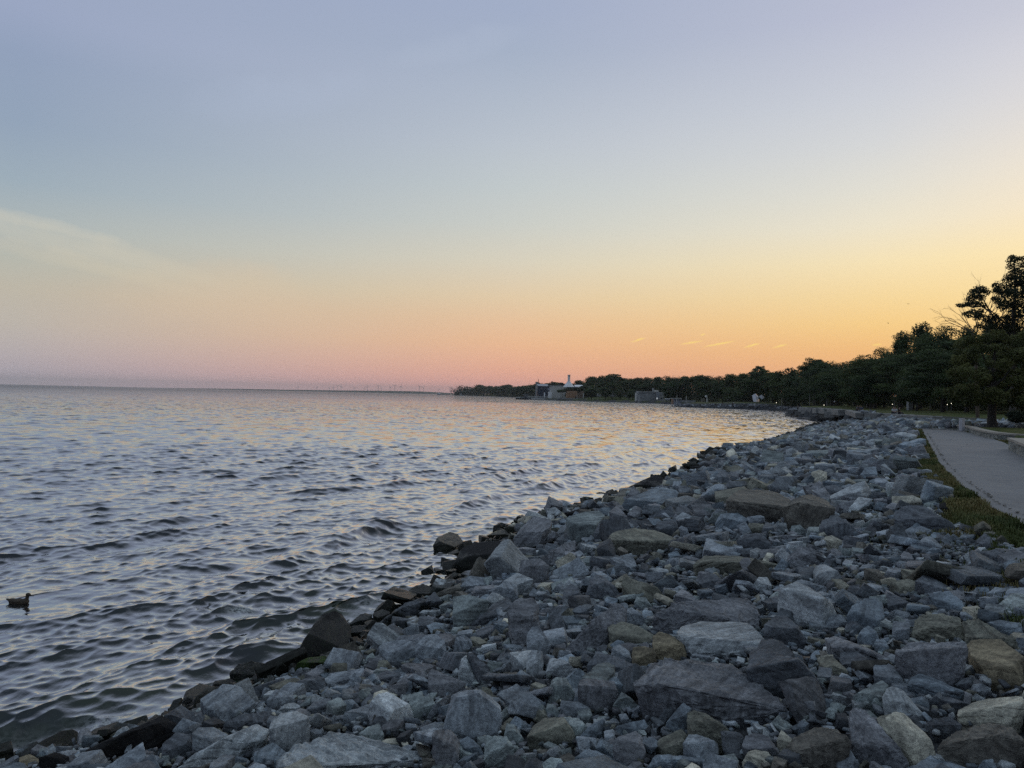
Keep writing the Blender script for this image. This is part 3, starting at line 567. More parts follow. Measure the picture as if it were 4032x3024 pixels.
# batch colour texture(s smooth, r rough, l layered, n normal) outline [r ridge] | short phrase | full label
HERO = """
A black n 560,1290 650,1240 900,1130 1090,1050 1180,1090 1190,1160 1080,1250 900,1330 700,1350 590,1320 | the long black slab | long black wet slab lying at the waterline in the near corner of the water
A moss n 0,1330 150,1270 190,1300 100,1345 0,1380 | the algae slab | dark green algae-covered slab at the water in the bottom corner of the view
A ochre n 0,1400 60,1350 200,1310 290,1360 300,1402 | the ochre wet stone | ochre brown wet stone below the algae-covered slab, at the water's edge
A black n 260,1330 370,1295 460,1320 470,1402 280,1402
A grey n 1340,940 1490,840 1600,850 1715,960 1640,1030 1500,1100 1430,1090 1380,1000 | the pointed shore boulder | big grey boulder with a pointed top just inland of the notched wet rock
A dark n 1100,1050 1210,980 1300,1030 1310,1090 1230,1160 1160,1110
A dark r 1540,770 1590,710 1680,685 1770,700 1785,770 1700,800 1580,830 1545,810 | the notched wet rock | dark blocky wet rock standing in the splash, nearer the viewer than the mossy rock
A black n 1390,900 1440,820 1540,800 1600,840 1480,850 1400,905
A grey n 1285,1170 1330,1130 1440,1130 1530,1180 1440,1270 1370,1310 1290,1270
A dark n 1080,1320 1090,1240 1180,1160 1280,1180 1290,1280 1230,1335 1110,1350
A dark l 1500,1100 1620,1040 1820,1020 1810,1100 1640,1130 1560,1170 1500,1140
A light l 1190,1402 1280,1320 1500,1200 1720,1105 1800,1150 1760,1210 1530,1390 1500,1402 | the pale diagonal slab | long pale layered slab slanting up from the bottom edge toward the square block
B light n 120,1150 145,1080 210,1020 340,1005 430,1045 440,1110 440,1215 400,1255 300,1310 240,1325 180,1290 125,1210 r 120,1150 250,1135 360,1120 435,1060 | the square block | squarish pale block with a shadowed underside, beside the broad speckled slab
B light n 195,995 240,950 320,935 385,970 360,1000 250,1010
B grey n 100,920 170,830 230,855 310,855 320,910 200,980 130,990 105,950
A grey n 860,1402 960,1310 1060,1320 1090,1380 1080,1402
B blue n 0,1340 70,1290 150,1250 255,1330 200,1400 170,1456 0,1456
B light r 170,1456 250,1330 400,1250 600,1180 700,1175 760,1220 1000,1280 1310,1320 1340,1400 1330,1456 r 170,1450 700,1440 1000,1430 1330,1400 | the broad speckled slab | broad pale speckled slab at the bottom edge, one of the largest stones
B black s 338,550 400,430 470,320 540,240 640,208 700,240 770,340 775,420 730,520 640,550 500,570 380,590 345,575 | the black cone boulder | big black wet cone-shaped boulder standing at the water's edge above the mossy rock
B moss s 320,690 345,620 430,580 560,568 600,590 580,640 480,660 400,690 | the mossy rock | low rock covered in bright green moss at the foot of the black cone boulder
B dark n 735,330 840,240 880,228 935,240 930,310 870,330
B black n 760,390 780,330 900,320 920,400 800,415
B dark l 960,340 1040,270 1200,150 1330,110 1400,130 1260,240 1100,310 965,348 | the thin dark shore slab | thin dark slab leaning along the waterline between the black cone and the dark egg boulder
B dark l 1260,220 1350,130 1430,60 1490,130 1400,180 1280,255
B olive n 1185,130 1220,50 1290,5 1370,5 1430,45 1380,85 1250,128 1190,140 | the dark egg boulder | rounded brown-black wet boulder at the waterline beside the flat plank stone
G brown n 960,710 970,690 1130,622 1132,660 1025,727 | the flat plank stone | long flat plank-like stone with a lit brown edge lying at the waterline
B light l 1305,232 1340,205 1470,200 1515,235 1420,260 1310,248 | the chalky layered stone | small chalky stone split into thin pale layers, on top of a dark block
B dark n 1290,340 1310,255 1440,255 1400,340 1340,385
B green n 1575,240 1575,100 1690,80 1790,110 1860,130 1790,220 1640,370 1590,300 | the tall green-grey block | tall greenish grey block with a smooth face, inland of the flat plank stone
B dark l 1725,330 1770,260 1900,150 2010,105 2050,160 1960,230 1900,280 1740,355 | the dark blade rock | dark layered blade-shaped rock pointing up beside the purple pillar
B dark n 1745,420 1760,370 1870,320 1920,330 1900,400 1800,440
B blue n 1895,310 1990,290 2020,330 1990,400 1950,400 1900,350
C purple l 0,180 80,110 200,110 240,180 245,330 180,470 40,500 20,300 | the purple pillar | tall purplish pillar-like slab standing upright amid the middle of the slope
B grey n 985,500 1040,460 1180,440 1280,460 1330,590 1200,625 1060,620 | the wide sloping rock | wide grey sloping rock inland of the black cone boulder
B grey n 1280,450 1370,400 1440,395 1510,450 1530,540 1460,610 1360,610 1320,560 1275,540
B grey n 1580,500 1600,420 1660,400 1720,440 1730,480 1680,550 1590,550
B light n 1615,720 1640,590 1680,560 1780,780 1720,755
B dark r 1690,540 1760,570 1850,640 1910,760 1900,790 1790,790 | the split dark rock | dark rock leaning against a pale half, split by a deep crack between them
B purple s 1380,700 1410,670 1500,720 1680,780 1650,830 1500,900 1420,880 1375,800 | the wedge rock | purplish triangular wedge with a smooth face just behind the great smooth slab
B grey s 1500,1150 1530,1000 1570,870 1680,835 1780,835 1870,880 1950,960 1970,1080 1920,1180 1760,1225 1600,1190 r 1500,1140 1600,900 1780,860 1960,1000 | the great smooth slab | great smooth grey slab with a rounded corner, standing upright near the bottom middle
B green s 1205,1040 1230,920 1270,885 1400,890 1440,950 1380,1050 1240,1060 | the lit green wedge | greenish wedge with a pale lit face, touching the great smooth slab's thin neighbour
B dark n 1100,1030 1190,920 1240,880 1215,1000 1190,1055
B dark l 1365,1060 1420,960 1530,880 1560,870 1500,980 1400,1065
B green n 1085,1065 1120,1030 1220,1060 1240,1090 1200,1120 1110,1115
B tan n 970,1270 1040,1225 1120,1220 1160,1250 1130,1290 1060,1295
B grey n 700,1060 720,1010 910,950 990,1010 1000,1060 880,1080 760,1100
B green n 830,1180 900,1130 990,1105 1030,1190 1020,1260 940,1280 860,1210
B dark n 935,1100 960,1050 1040,1040 1080,1110 1070,1180 1010,1150
B blue s 655,970 690,920 780,910 840,970 760,1010 680,1015
B dark l 395,1010 480,930 600,900 635,960 560,1010 440,1040
B grey l 560,760 600,710 870,660 900,720 760,780 590,812
B dark n 945,740 1040,680 1160,700 1180,740 1060,780 980,762
B dark n 320,850 340,770 480,720 560,740 570,840 480,870 350,880
B purple n 1410,1200 1440,1155 1560,1150 1630,1240 1620,1380 1560,1456 1450,1456
B blue l 1625,1240 1690,1200 1790,1280 1830,1380 1760,1350 1650,1290
B green r 1820,1400 1830,1250 1900,1205 2000,1200 2060,1290 2060,1400 1960,1450 1850,1430 | the cracked green block | upright greenish block with a vertical crack, in front of the great smooth slab
B green n 1770,1280 1770,1210 1860,1195 1900,1215 1830,1300
B green s 1985,1180 2000,1100 2060,1110 2140,1230 2100,1260 2030,1240 1980,1200
B brown l 1340,1456 1330,1370 1500,1390 1680,1456
C grey l 150,520 150,400 190,340 240,330 290,400 340,480 290,600 220,560
C light n 145,680 155,560 190,520 270,530 280,640 270,720 200,730 150,700
C dark n 320,200 360,165 410,200 460,350 460,430 350,430 330,330
C purple r 445,520 560,420 700,260 850,150 940,190 930,290 830,330 800,400 700,540 600,545 470,550 | the tilted purple slab | big tilted purplish slab with a black hollow under it, above the ochre boulder
C olive s 785,330 900,290 1030,330 1160,400 1130,480 1000,495 820,450 800,380 | the smooth pentagon stone | smooth five-sided olive stone touching the ochre veined boulder
C grey r 895,260 930,200 980,185 1050,220 1100,300 1060,330 960,310
C ochre r 1145,460 1150,410 1200,375 1290,400 1390,470 1415,560 1400,605 1200,605 1160,520 | the ochre veined boulder | rounded ochre boulder crossed by pale veins, next to the big pale flat slab
C ochre n 990,500 1080,490 1150,510 1180,560 1140,620 1080,660 1000,640 980,560
C grey n 815,560 830,500 880,475 960,530 985,600 940,640 860,620
C dark n 620,640 700,545 810,560 900,640 1070,660 1080,720 840,740 690,700
C purple r 1140,340 1170,250 1300,160 1420,130 1600,150 1900,110 1960,180 2000,270 1990,370 1840,340 1300,390 1180,370 | the long purple ledge | long purplish ledge-like slab behind the big pale flat slab
C light l 1340,370 1380,330 1530,300 1760,315 1890,305 1960,360 2060,480 1940,530 1920,560 1700,570 1460,550 1420,500 r 1340,400 1430,510 1500,535 1600,515 1730,550 1940,535 2060,480 | the big pale flat slab | big flat pale slab with a smooth wavy top, behind the giant speckled slab
C purple r 1010,800 1070,720 1150,620 1260,605 1500,625 1750,640 1900,720 2010,800 2190,980 2170,1000 1990,1010 1750,1080 1700,1080 1420,1000 1200,1010 1030,900 1015,840 r 1010,800 1190,790 1420,900 1560,955 1750,1030 1990,995 2190,985 | the giant speckled slab | giant purplish speckled slab lying flat, the largest stone of all
C purple n 555,820 575,750 640,745 840,770 875,860 860,910 780,1000 720,1005 600,940 555,880 r 555,800 670,805 800,812 860,840 | the six-sided block | six-sided purplish block with a pale top edge, beside the giant speckled slab
C green s 310,940 345,760 380,735 460,740 530,860 510,900 420,930 340,945 | the tall green stone | tall smooth greenish stone beside the six-sided block
C light n 300,700 330,590 360,580 470,610 530,680 500,730 380,720 | the pale shard | pale squarish shard behind the tall green stone
C olive s 150,1210 200,1120 290,1055 440,1050 470,1100 530,1200 520,1260 380,1270 280,1230 180,1230 r 150,1210 290,1225 380,1150 460,1100 530,1180 | the flat-topped olive stone | olive stone with a flat chamfered pale top near the bottom edge
C green n 430,1050 560,1060 625,1120 580,1190 530,1210 470,1110
C green s 545,1020 560,980 650,985 670,1040 640,1080 590,1070
C green n 300,990 310,945 370,950 415,1030 380,1055 330,1045
C grey n 410,990 420,920 560,930 650,980 550,990 540,1060 440,1040
C green n 830,960 900,855 980,900 1045,985 950,1000 850,1010
C light n 1085,1060 1110,1000 1140,980 1190,1010 1180,1050 1120,1070
C dark n 1190,1070 1240,990 1330,945 1320,990 1250,1080 1230,1130
C blue n 1240,1190 1250,1100 1350,980 1390,935 1450,980 1420,1070 1390,1170 1300,1190 | the dark blue fin | dark blue fin-shaped rock leaning in front of the giant speckled slab
C olive r 1415,1080 1425,1020 1480,1000 1570,1030 1690,1100 1785,1200 1770,1270 1700,1300 1580,1230 1450,1150 | the rounded olive boulder | rounded olive brown boulder in front of the giant speckled slab's lower edge
C olive s 1165,1270 1200,1220 1330,1165 1400,1230 1390,1320 1310,1355 1210,1330 1190,1290
C grey n 1385,1260 1430,1190 1500,1190 1640,1235 1670,1290 1650,1360 1550,1400 1440,1340
C purple n 830,1250 870,1210 1010,1160 1060,1200 1090,1330 1060,1380 930,1430 860,1390 835,1300
C blue s 565,1210 640,1120 750,1065 770,1080 700,1170 600,1245
C olive n 750,1120 790,1075 850,1100 850,1160 780,1175
C blue n 860,1200 860,1120 970,1100 1080,1070 1130,1165 1050,1200
C green n 1640,1400 1680,1360 1790,1340 1830,1400 1800,1440 1700,1456
C tan n 1855,1410 1900,1330 1960,1310 2060,1330 2110,1400 2100,1456 1860,1456 | the knobbly buff stone | knobbly rounded buff-grey stone on the bottom edge
C purple n 1850,1280 1880,1200 1960,1175 2060,1200 2165,1350 2130,1380 2040,1370 1900,1310
C blue n 1100,1456 1170,1350 1350,1355 1530,1380 1690,1456
C blue n 540,1456 530,1370 610,1310 700,1320 900,1410 1010,1456
D dark n 25,640 50,510 110,500 190,560 420,580 470,680 560,760 660,850 440,890 300,900 170,830 60,720 r 10,680 90,690 280,620 430,600 500,680 | the stepped dark boulder | big dark boulder with a shelf-like lit top, path side of the giant speckled slab
D dark n 150,400 155,320 240,250 330,250 420,330 490,430 480,460 370,500 230,450
D blue s 805,250 850,170 950,110 1050,110 1095,150 1110,260 1060,380 960,370 870,330 820,300 | the blue domed boulder | blue grey boulder with a smooth domed outline in the middle of the path-side slope
D blue n 890,420 930,360 980,325 1050,380 1065,440 1000,490 910,460
D blue n 1025,470 1045,435 1110,440 1145,500 1110,545 1060,540
D grey n 1165,420 1175,290 1300,300 1310,350 1290,430 1210,440
D olive r 1325,430 1340,290 1400,240 1560,235 1700,270 1720,330 1740,420 1700,440 1500,440 | the broad olive boulder | broad rough olive brown boulder with gravel on it, behind the square purple boulder
D olive r 1730,300 1850,280 2000,370 2150,440 2212,530 2100,520 1900,440 1750,420
D purple r 1190,600 1210,530 1320,465 1500,455 1720,455 1765,510 1740,610 1650,790 1500,790 1300,700 1200,650 r 1190,540 1500,500 1770,500 | the square purple boulder | large square-topped purplish boulder next to the dark hollow under the brown slab
D ochre n 1760,480 1800,440 2030,435 2120,520 2212,570 2212,800 2100,750 1960,780 1860,640 1790,560 | the leaning brown slab | large brown slab leaning over a black hollow near the right edge
D tan l 1680,1030 1700,990 1850,920 2100,895 2195,890 2212,1000 2100,1100 2000,1110 1800,1100 1710,1090 r 1680,1030 1850,1010 2100,980 2200,930 | the cream slab | cream-coloured slab, the palest large stone, near the bottom right corner
D brown r 1520,1300 1640,1190 1800,1130 1950,1090 2120,1140 2212,1240 2212,1400 2100,1456 1700,1440 1540,1390 r 1520,1290 1800,1230 2050,1190 2212,1240 | the big brown boulder | big dark brown boulder directly in front of the cream slab
D dark r 1420,1110 1500,1060 1620,1045 1720,1110 1700,1180 1600,1190 1480,1180
D tan l 1080,1110 1110,1060 1180,1015 1260,1020 1380,1130 1480,1230 1525,1390 1480,1420 1350,1420 1280,1320 1180,1240 1100,1150 | the ribbed buff boulder | long buff boulder with ribbed layers sloping down beside the tall pinnacle
D purple r 845,1260 835,1150 830,1000 880,970 960,1000 1060,1130 1180,1240 1260,1350 1320,1456 950,1456 860,1330 | the tall pinnacle | tall purplish pinnacle rock rising to a blunt tip at the bottom edge
D brown r 330,1280 390,1220 480,1170 600,1130 700,1145 820,1210 840,1260 740,1270 690,1340 680,1400 560,1456 430,1420 360,1350 | the pitted brown boulder | pitted brown boulder with a rusty crest beside the tall pinnacle
D grey n 690,1350 720,1290 770,1265 850,1330 920,1456 740,1456
D tan n 255,1230 290,1150 330,1220 380,1230 320,1330 270,1290
D green n 860,890 900,860 1090,760 1140,800 1110,850 1090,970 1030,990 940,950 880,910 | the green capped rock | greenish rock with a chipped pale rim, behind the tall pinnacle
D light n 1090,880 1130,820 1170,805 1250,840 1310,930 1430,1040 1320,1050 1200,1060 1110,1040 1095,950 | the pale blue boulder | pale blue grey boulder with ridged face behind the ribbed buff boulder
D grey n 1020,660 1040,620 1110,610 1180,650 1240,730 1280,820 1190,800 1080,740 1030,720
D dark n 750,600 760,540 810,515 900,540 1030,630 1000,680 860,660 770,640
D purple l 640,430 720,410 880,470 1100,590 1180,600 1130,620 900,550 700,500 | the long beam rock | long narrow beam-like rock sloping down between dark boulders
D white s 617,520 625,495 720,490 705,550 620,555 | the small white stone | small whitish brick-shaped stone in front of the long beam rock
D rust s 455,600 460,570 540,575 530,600
D blue l 1290,800 1330,740 1390,710 1480,740 1740,850 1710,900 1600,890 1470,850 1340,800 | the grained blue slab | blue grey slab with long straight grain in front of the square purple boulder
D dark l 1505,900 1560,890 1650,900 1775,950 1740,980 1620,960
D blue n 1455,100 1500,70 1620,55 1720,130 1740,190 1680,210 1540,200
D dark n 1100,140 1130,95 1200,95 1300,140 1200,190 1150,210
D olive n 580,600 600,580 690,565 820,690 820,740 700,700 620,650
D light s 680,880 700,855 870,910 820,915 720,912
D blue n 400,1190 420,1110 450,1075 510,1100 470,1180
D light n 1760,1456 1850,1410 2010,1420 2060,1456
D grey n 640,340 650,240 760,240 815,300 740,330 680,350
D dark n 790,80 830,10 910,0 920,100 870,130
D blue n 1930,300 2020,285 2190,310 2212,400 2120,410 2000,340
E green s 455,480 600,430 720,420 770,460 690,600 620,650 550,665 480,560 | the fan-shaped slab | pale greenish fan-shaped slab facing the water near the breaking foam
E purple r 45,640 140,520 200,465 270,480 350,500 330,560 280,620 240,700 120,730 50,700 | the dark craggy rock | dark craggy rock at the waterline just nearer than the breaking foam
G black s 1085,500 1130,410 1230,370 1450,350 1480,400 1440,450 1400,480 1250,550 1120,550 | the black wet block | big black wet block at the waterline in front of the dark craggy rock
E black n 440,460 450,440 640,390 650,420 480,475 | the black plank rock | flat black plank-like rock at the foam line touching the fan-shaped slab
E tan s 328,505 345,492 425,478 420,496 350,518
E dark n 380,650 470,590 520,650 420,695
E purple s 800,430 860,380 960,480 900,525 850,490
E dark n 680,600 720,520 870,510 900,560 830,570 750,640 700,680
E olive l 795,640 830,600 1000,560 1160,580 1200,590 1345,650 1340,700 1240,740 1150,740 1000,755 870,720 800,690 r 795,650 1000,660 1200,680 1345,660 | the flaky olive boulder | broad olive boulder with a flaky layered top, mid-slope inland of the fan-shaped slab
E blue s 890,400 930,330 1170,240 1330,260 1390,310 1360,360 1200,360 1050,400 930,430 | the smooth sloping bedrock | wide smooth blue-grey sloping stone running down to the water
E black n 890,265 1000,220 1170,135 1270,180 1200,230 1100,260 950,265 | the black shore ridge | angular black rock jutting into the water beyond the smooth sloping stone
E black n 1270,90 1330,60 1340,100 1280,112
E black n 1310,115 1400,90 1480,110 1400,128
E black n 1440,75 1540,60 1545,85 1450,97
E black n 1510,40 1560,5 1620,20 1600,50
E black n 1425,25 1470,0 1510,30
E black l 630,290 740,275 780,285 780,300 700,302 | the flat shoal rock | flat black shoal rock barely above the water, off the black shore ridge
E brown l 1730,400 1750,320 1820,260 2050,255 2150,290 2300,370 2320,440 2150,500 2050,500 1850,450 1740,430 r 1730,340 1900,390 2080,425 2120,450 2310,400 | the big brown table rock | big flat-topped brown slab with a cracked dark side, high on the slope
F brown r 300,650 330,580 430,510 540,495 650,540 710,600 680,660 600,750 540,775 450,750 340,700 r 300,600 430,560 600,680 710,610 | the dark brown boulder | dark brown angular boulder touching the big flat-topped brown slab
E blue n 1640,530 1680,450 1820,440 1920,500 1870,570 1740,580 1660,580 | the pale domed stone | pale blue domed stone in front of the big flat-topped brown slab
F dark n 590,770 610,700 690,680 800,690 870,760 860,800 780,845 670,820
F tan s 605,870 640,830 690,818 770,860 770,890 740,925 640,900 | the rounded buff stone | smooth rounded olive-buff stone on the upper slope, path side of the dark brown boulder
F purple r 305,1070 350,980 430,915 530,920 600,960 620,1010 530,1080 400,1095 | the purple pyramid | purplish pyramid-shaped boulder alone in the middle of the slope
F light s 540,1110 560,1060 630,1045 740,1100 770,1150 740,1200 650,1170 560,1150
F dark l 1180,700 1190,640 1260,590 1400,575 1480,620 1640,720 1670,760 1660,800 1560,740 1430,735 1250,740 | the whale-backed rock | long whale-backed dark rock with a black hollow below its path-side end
F black n 1530,640 1545,570 1590,555 1640,620 1640,650 1580,655
F blue n 915,340 960,280 1040,275 1050,340 1000,385 940,370
F light s 1075,262 1110,250 1200,338 1185,352 | the leaning plank stone | thin pale plank-shaped stone tilted on the upper slope below the grass verge
F tan n 525,370 530,320 590,300 650,320 650,380 590,405 | the buff topped block | dark block with a pale buff top, high on the slope
F dark n 590,490 640,430 710,420 790,460 800,500 700,512
F grey n 1025,400 1035,365 1110,370 1160,410 1130,440 1040,430
F tan n 290,380 350,325 385,350 370,388
F dark l 650,340 740,320 820,370 780,382 700,368
F grey n 105,345 105,310 210,300 270,330 240,367
F green s 480,150 700,140 720,190 600,202 490,182
F dark n 1825,870 1900,800 1990,850 2020,930 1920,940 1880,912
F dark n 1860,950 1980,930 2110,1000 2090,1040 2000,1012
F grey n 1750,1010 1800,970 1860,985 1930,1050 1920,1110 1860,1100 1780,1040
F blue n 2050,1040 2110,1010 2212,1050 2212,1150 2150,1170 2070,1110
F grey n 1370,880 1420,835 1480,830 1590,930 1540,945 1450,912
F white s 1112,825 1130,818 1152,830 1145,852 1118,850 | the little white rock | little bright white rock, the whitest on the upper slope
E grey n 810,800 860,790 980,760 1020,860 960,905 880,890
E light n 510,840 640,790 700,840 620,865 520,872
E olive l 1465,840 1560,780 1800,780 2000,820 2150,850 2180,880 2000,910 1780,920 1550,905 1465,870 | the long olive ledge | long low olive brown ledge with pale stripes across the middle of the slope
E dark n 1475,980 1550,920 1640,920 1730,1010 1700,1050 1550,1040
E dark n 615,1090 650,980 700,930 750,935 850,1020 900,1110 780,1130 640,1120 | the bright-edged rock | dark peaked rock with one bright edge, behind the purple pillar
E dark n 430,1150 440,1040 500,1000 560,1040 600,1110 560,1170
E olive n 900,1000 920,940 1000,980 1180,1030 1240,1090 1170,1160 1000,1100
E green n 1000,1150 1020,1105 1090,1110 1150,1190 1060,1200
E dark n 1170,560 1180,510 1330,500 1350,560 1340,630 1200,600
E grey n 1350,560 1370,540 1420,560 1440,620 1400,642
E dark n 1310,470 1330,400 1400,380 1450,420 1420,482
E olive n 1885,570 1910,520 2030,540 2070,590 1960,602
E dark n 1810,660 1870,610 2000,600 2100,700 2080,730 1900,732
E blue n 280,600 330,580 370,610 340,642
E light n 230,660 250,625 285,650 260,682
E purple r 220,870 330,740 450,680 530,660 540,720 440,800 300,862 | the rough purple slope | rough purplish sloping slab running down behind the black wet block
E dark n 1630,190 1640,150 1700,100 1750,130 1770,200 1680,212
E dark n 1740,190 1760,110 1840,130 1870,170 1800,192
E grey n 1300,230 1310,190 1370,185 1390,230 1340,262
G brown n 955,390 985,340 1060,305 1110,320 1145,370 1090,402 1000,432 965,410 | the rock in the water | brown-black rock standing in the water off the black wet block
G black n 880,550 950,512 965,570 900,577 | the black tooth | small black tooth of rock in the water beside a flatter black one
G black n 962,530 1035,545 1035,560 970,562
G ochre s 1265,340 1350,300 1400,290 1440,330 1400,347
G tan l 1400,285 1460,248 1500,270 1450,312 1410,312 | the buff shore stone | buff layered stone at the waterline touching the dark craggy rock
G black l 1570,402 1710,342 1700,362 1590,420
G purple n 1500,480 1620,470 1680,520 1650,600 1560,640 1490,560
G grey n 1130,600 1190,580 1290,590 1300,640 1220,670 1140,650
G light n 1400,610 1480,560 1580,600 1560,680 1460,700 1410,660
G grey n 1320,680 1400,610 1480,640 1490,720 1380,740
G green l 1825,500 1920,460 1970,505 1900,535 1830,528
E grey n 1230,850 1280,800 1340,790 1400,850 1330,880
E light s 1115,880 1190,872 1270,890 1275,915 1190,932
E tan s 1240,860 1280,838 1300,870 1270,895
F green n 1060,650 1000,760 930,780 920,750
F olive n 0,790 60,720 170,735 190,790 90,800
F green n 360,800 370,745 440,735 490,790 440,815
F light l 380,1150 400,1130 520,1145 530,1170 430,1180
F grey r 390,1190 450,1170 560,1200 650,1230 640,1290 520,1300 440,1240
F light n 60,1220 110,1150 180,1150 215,1220 150,1290 70,1280
F blue s 210,1250 290,1215 380,1290 300,1310 230,1300
F purple n 1220,1000 1260,945 1310,960 1340,1010 1280,1040
F blue s 1430,935 1490,915 1550,925 1570,970 1490,975
F dark r 1740,1070 1800,1040 1900,1100 1910,1130 1800,1120
F brown l 945,1080 1060,1090 1140,1180 1080,1210 950,1180
F olive l 1150,1190 1290,1165 1480,1210 1505,1250 1400,1290 1230,1250
F grey n 1910,1280 1990,1230 2100,1240 2130,1300 2000,1330
F dark n 1370,1340 1450,1300 1520,1380 1430,1400
"""
def fract(p, o=4):
    return noise.fractal(p, .9, 2.1, o)
def roughen(bm, W, tex, seed, target, maxf=5200, bed=None):
    """chip, subdivide and weather a convex block"""
    rnd = random.Random(seed)
    bmesh.ops.dissolve_limit(bm, angle_limit=math.radians(7), verts=bm.verts, edges=bm.edges)
    try: bmesh.ops.bevel(bm, geom=[e for e in bm.edges], offset=W * (.008 if tex != 's' else .015), segments=1, affect='EDGES', clamp_overlap=True)
    except Exception: pass
    bmesh.ops.triangulate(bm, faces=bm.faces)
    for _ in range(7):
        es = [e for e in bm.edges if e.calc_length() > target]
        if not es or len(bm.faces) > maxf: break
        bmesh.ops.subdivide_edges(bm, edges=es, cuts=1, use_grid_fill=False)
        bmesh.ops.triangulate(bm, faces=[f for f in bm.faces if len(f.verts) > 3])
    bm.normal_update()
    amp = dict(s=.55, n=1.0, r=1.35, l=1.0)[tex]
    so = Vector((seed * 1.37 % 97, seed * 2.11 % 89, seed * .73 % 83))
    bedn = Vector(bed) if bed else Vector((rnd.uniform(-.4, .4), rnd.uniform(-.4, .4), 1)).normalized()
    Wc = min(W, 1.1)
    new = []
    for v in bm.verts:
        p = v.co; q = (p / Wc) + so
        d = .013 * noise.noise(q * 2.2) + .016 * (abs(noise.noise(q * 4.6)) - .25) * -1.4 + .009 * fract(q * 11, 3)
        if tex == 'r': d += .012 * fract(q * 26, 3)
        # broken ledges along the bedding
        s_ = p.dot(bedn) / Wc * (9 if tex == 'l' else 5) + .9 * noise.noise(q * 1.7); fr = s_ - math.floor(s_)
        stp = (min(fr / .22, 1.0) - .5) * (.030 if tex == 'l' else .012) * (0.4 if tex == 's' else 1) * (1 - abs(v.normal.dot(bedn)))
        new.append(p + v.normal * Wc * (d * amp + stp))
    for v, c in zip(bm.verts, new): v.co = c
def hull_bm(pts):
    bm = bmesh.new(); vs = [bm.verts.new(p) for p in pts]
    r = bmesh.ops.convex_hull(bm, input=vs)
    junk = [g_ for g_ in r['geom_interior'] + r['geom_unused'] if isinstance(g_, bmesh.types.BMVert) and g_.is_valid]
    bmesh.ops.delete(bm, geom=list(set(junk)), context='VERTS')
    lo = [v for v in bm.verts if not v.link_faces]; bmesh.ops.delete(bm, geom=lo, context='VERTS')
    return bm
heroes = []   # dict(poly, dist, phrase, centre, W)
hero_objs = []
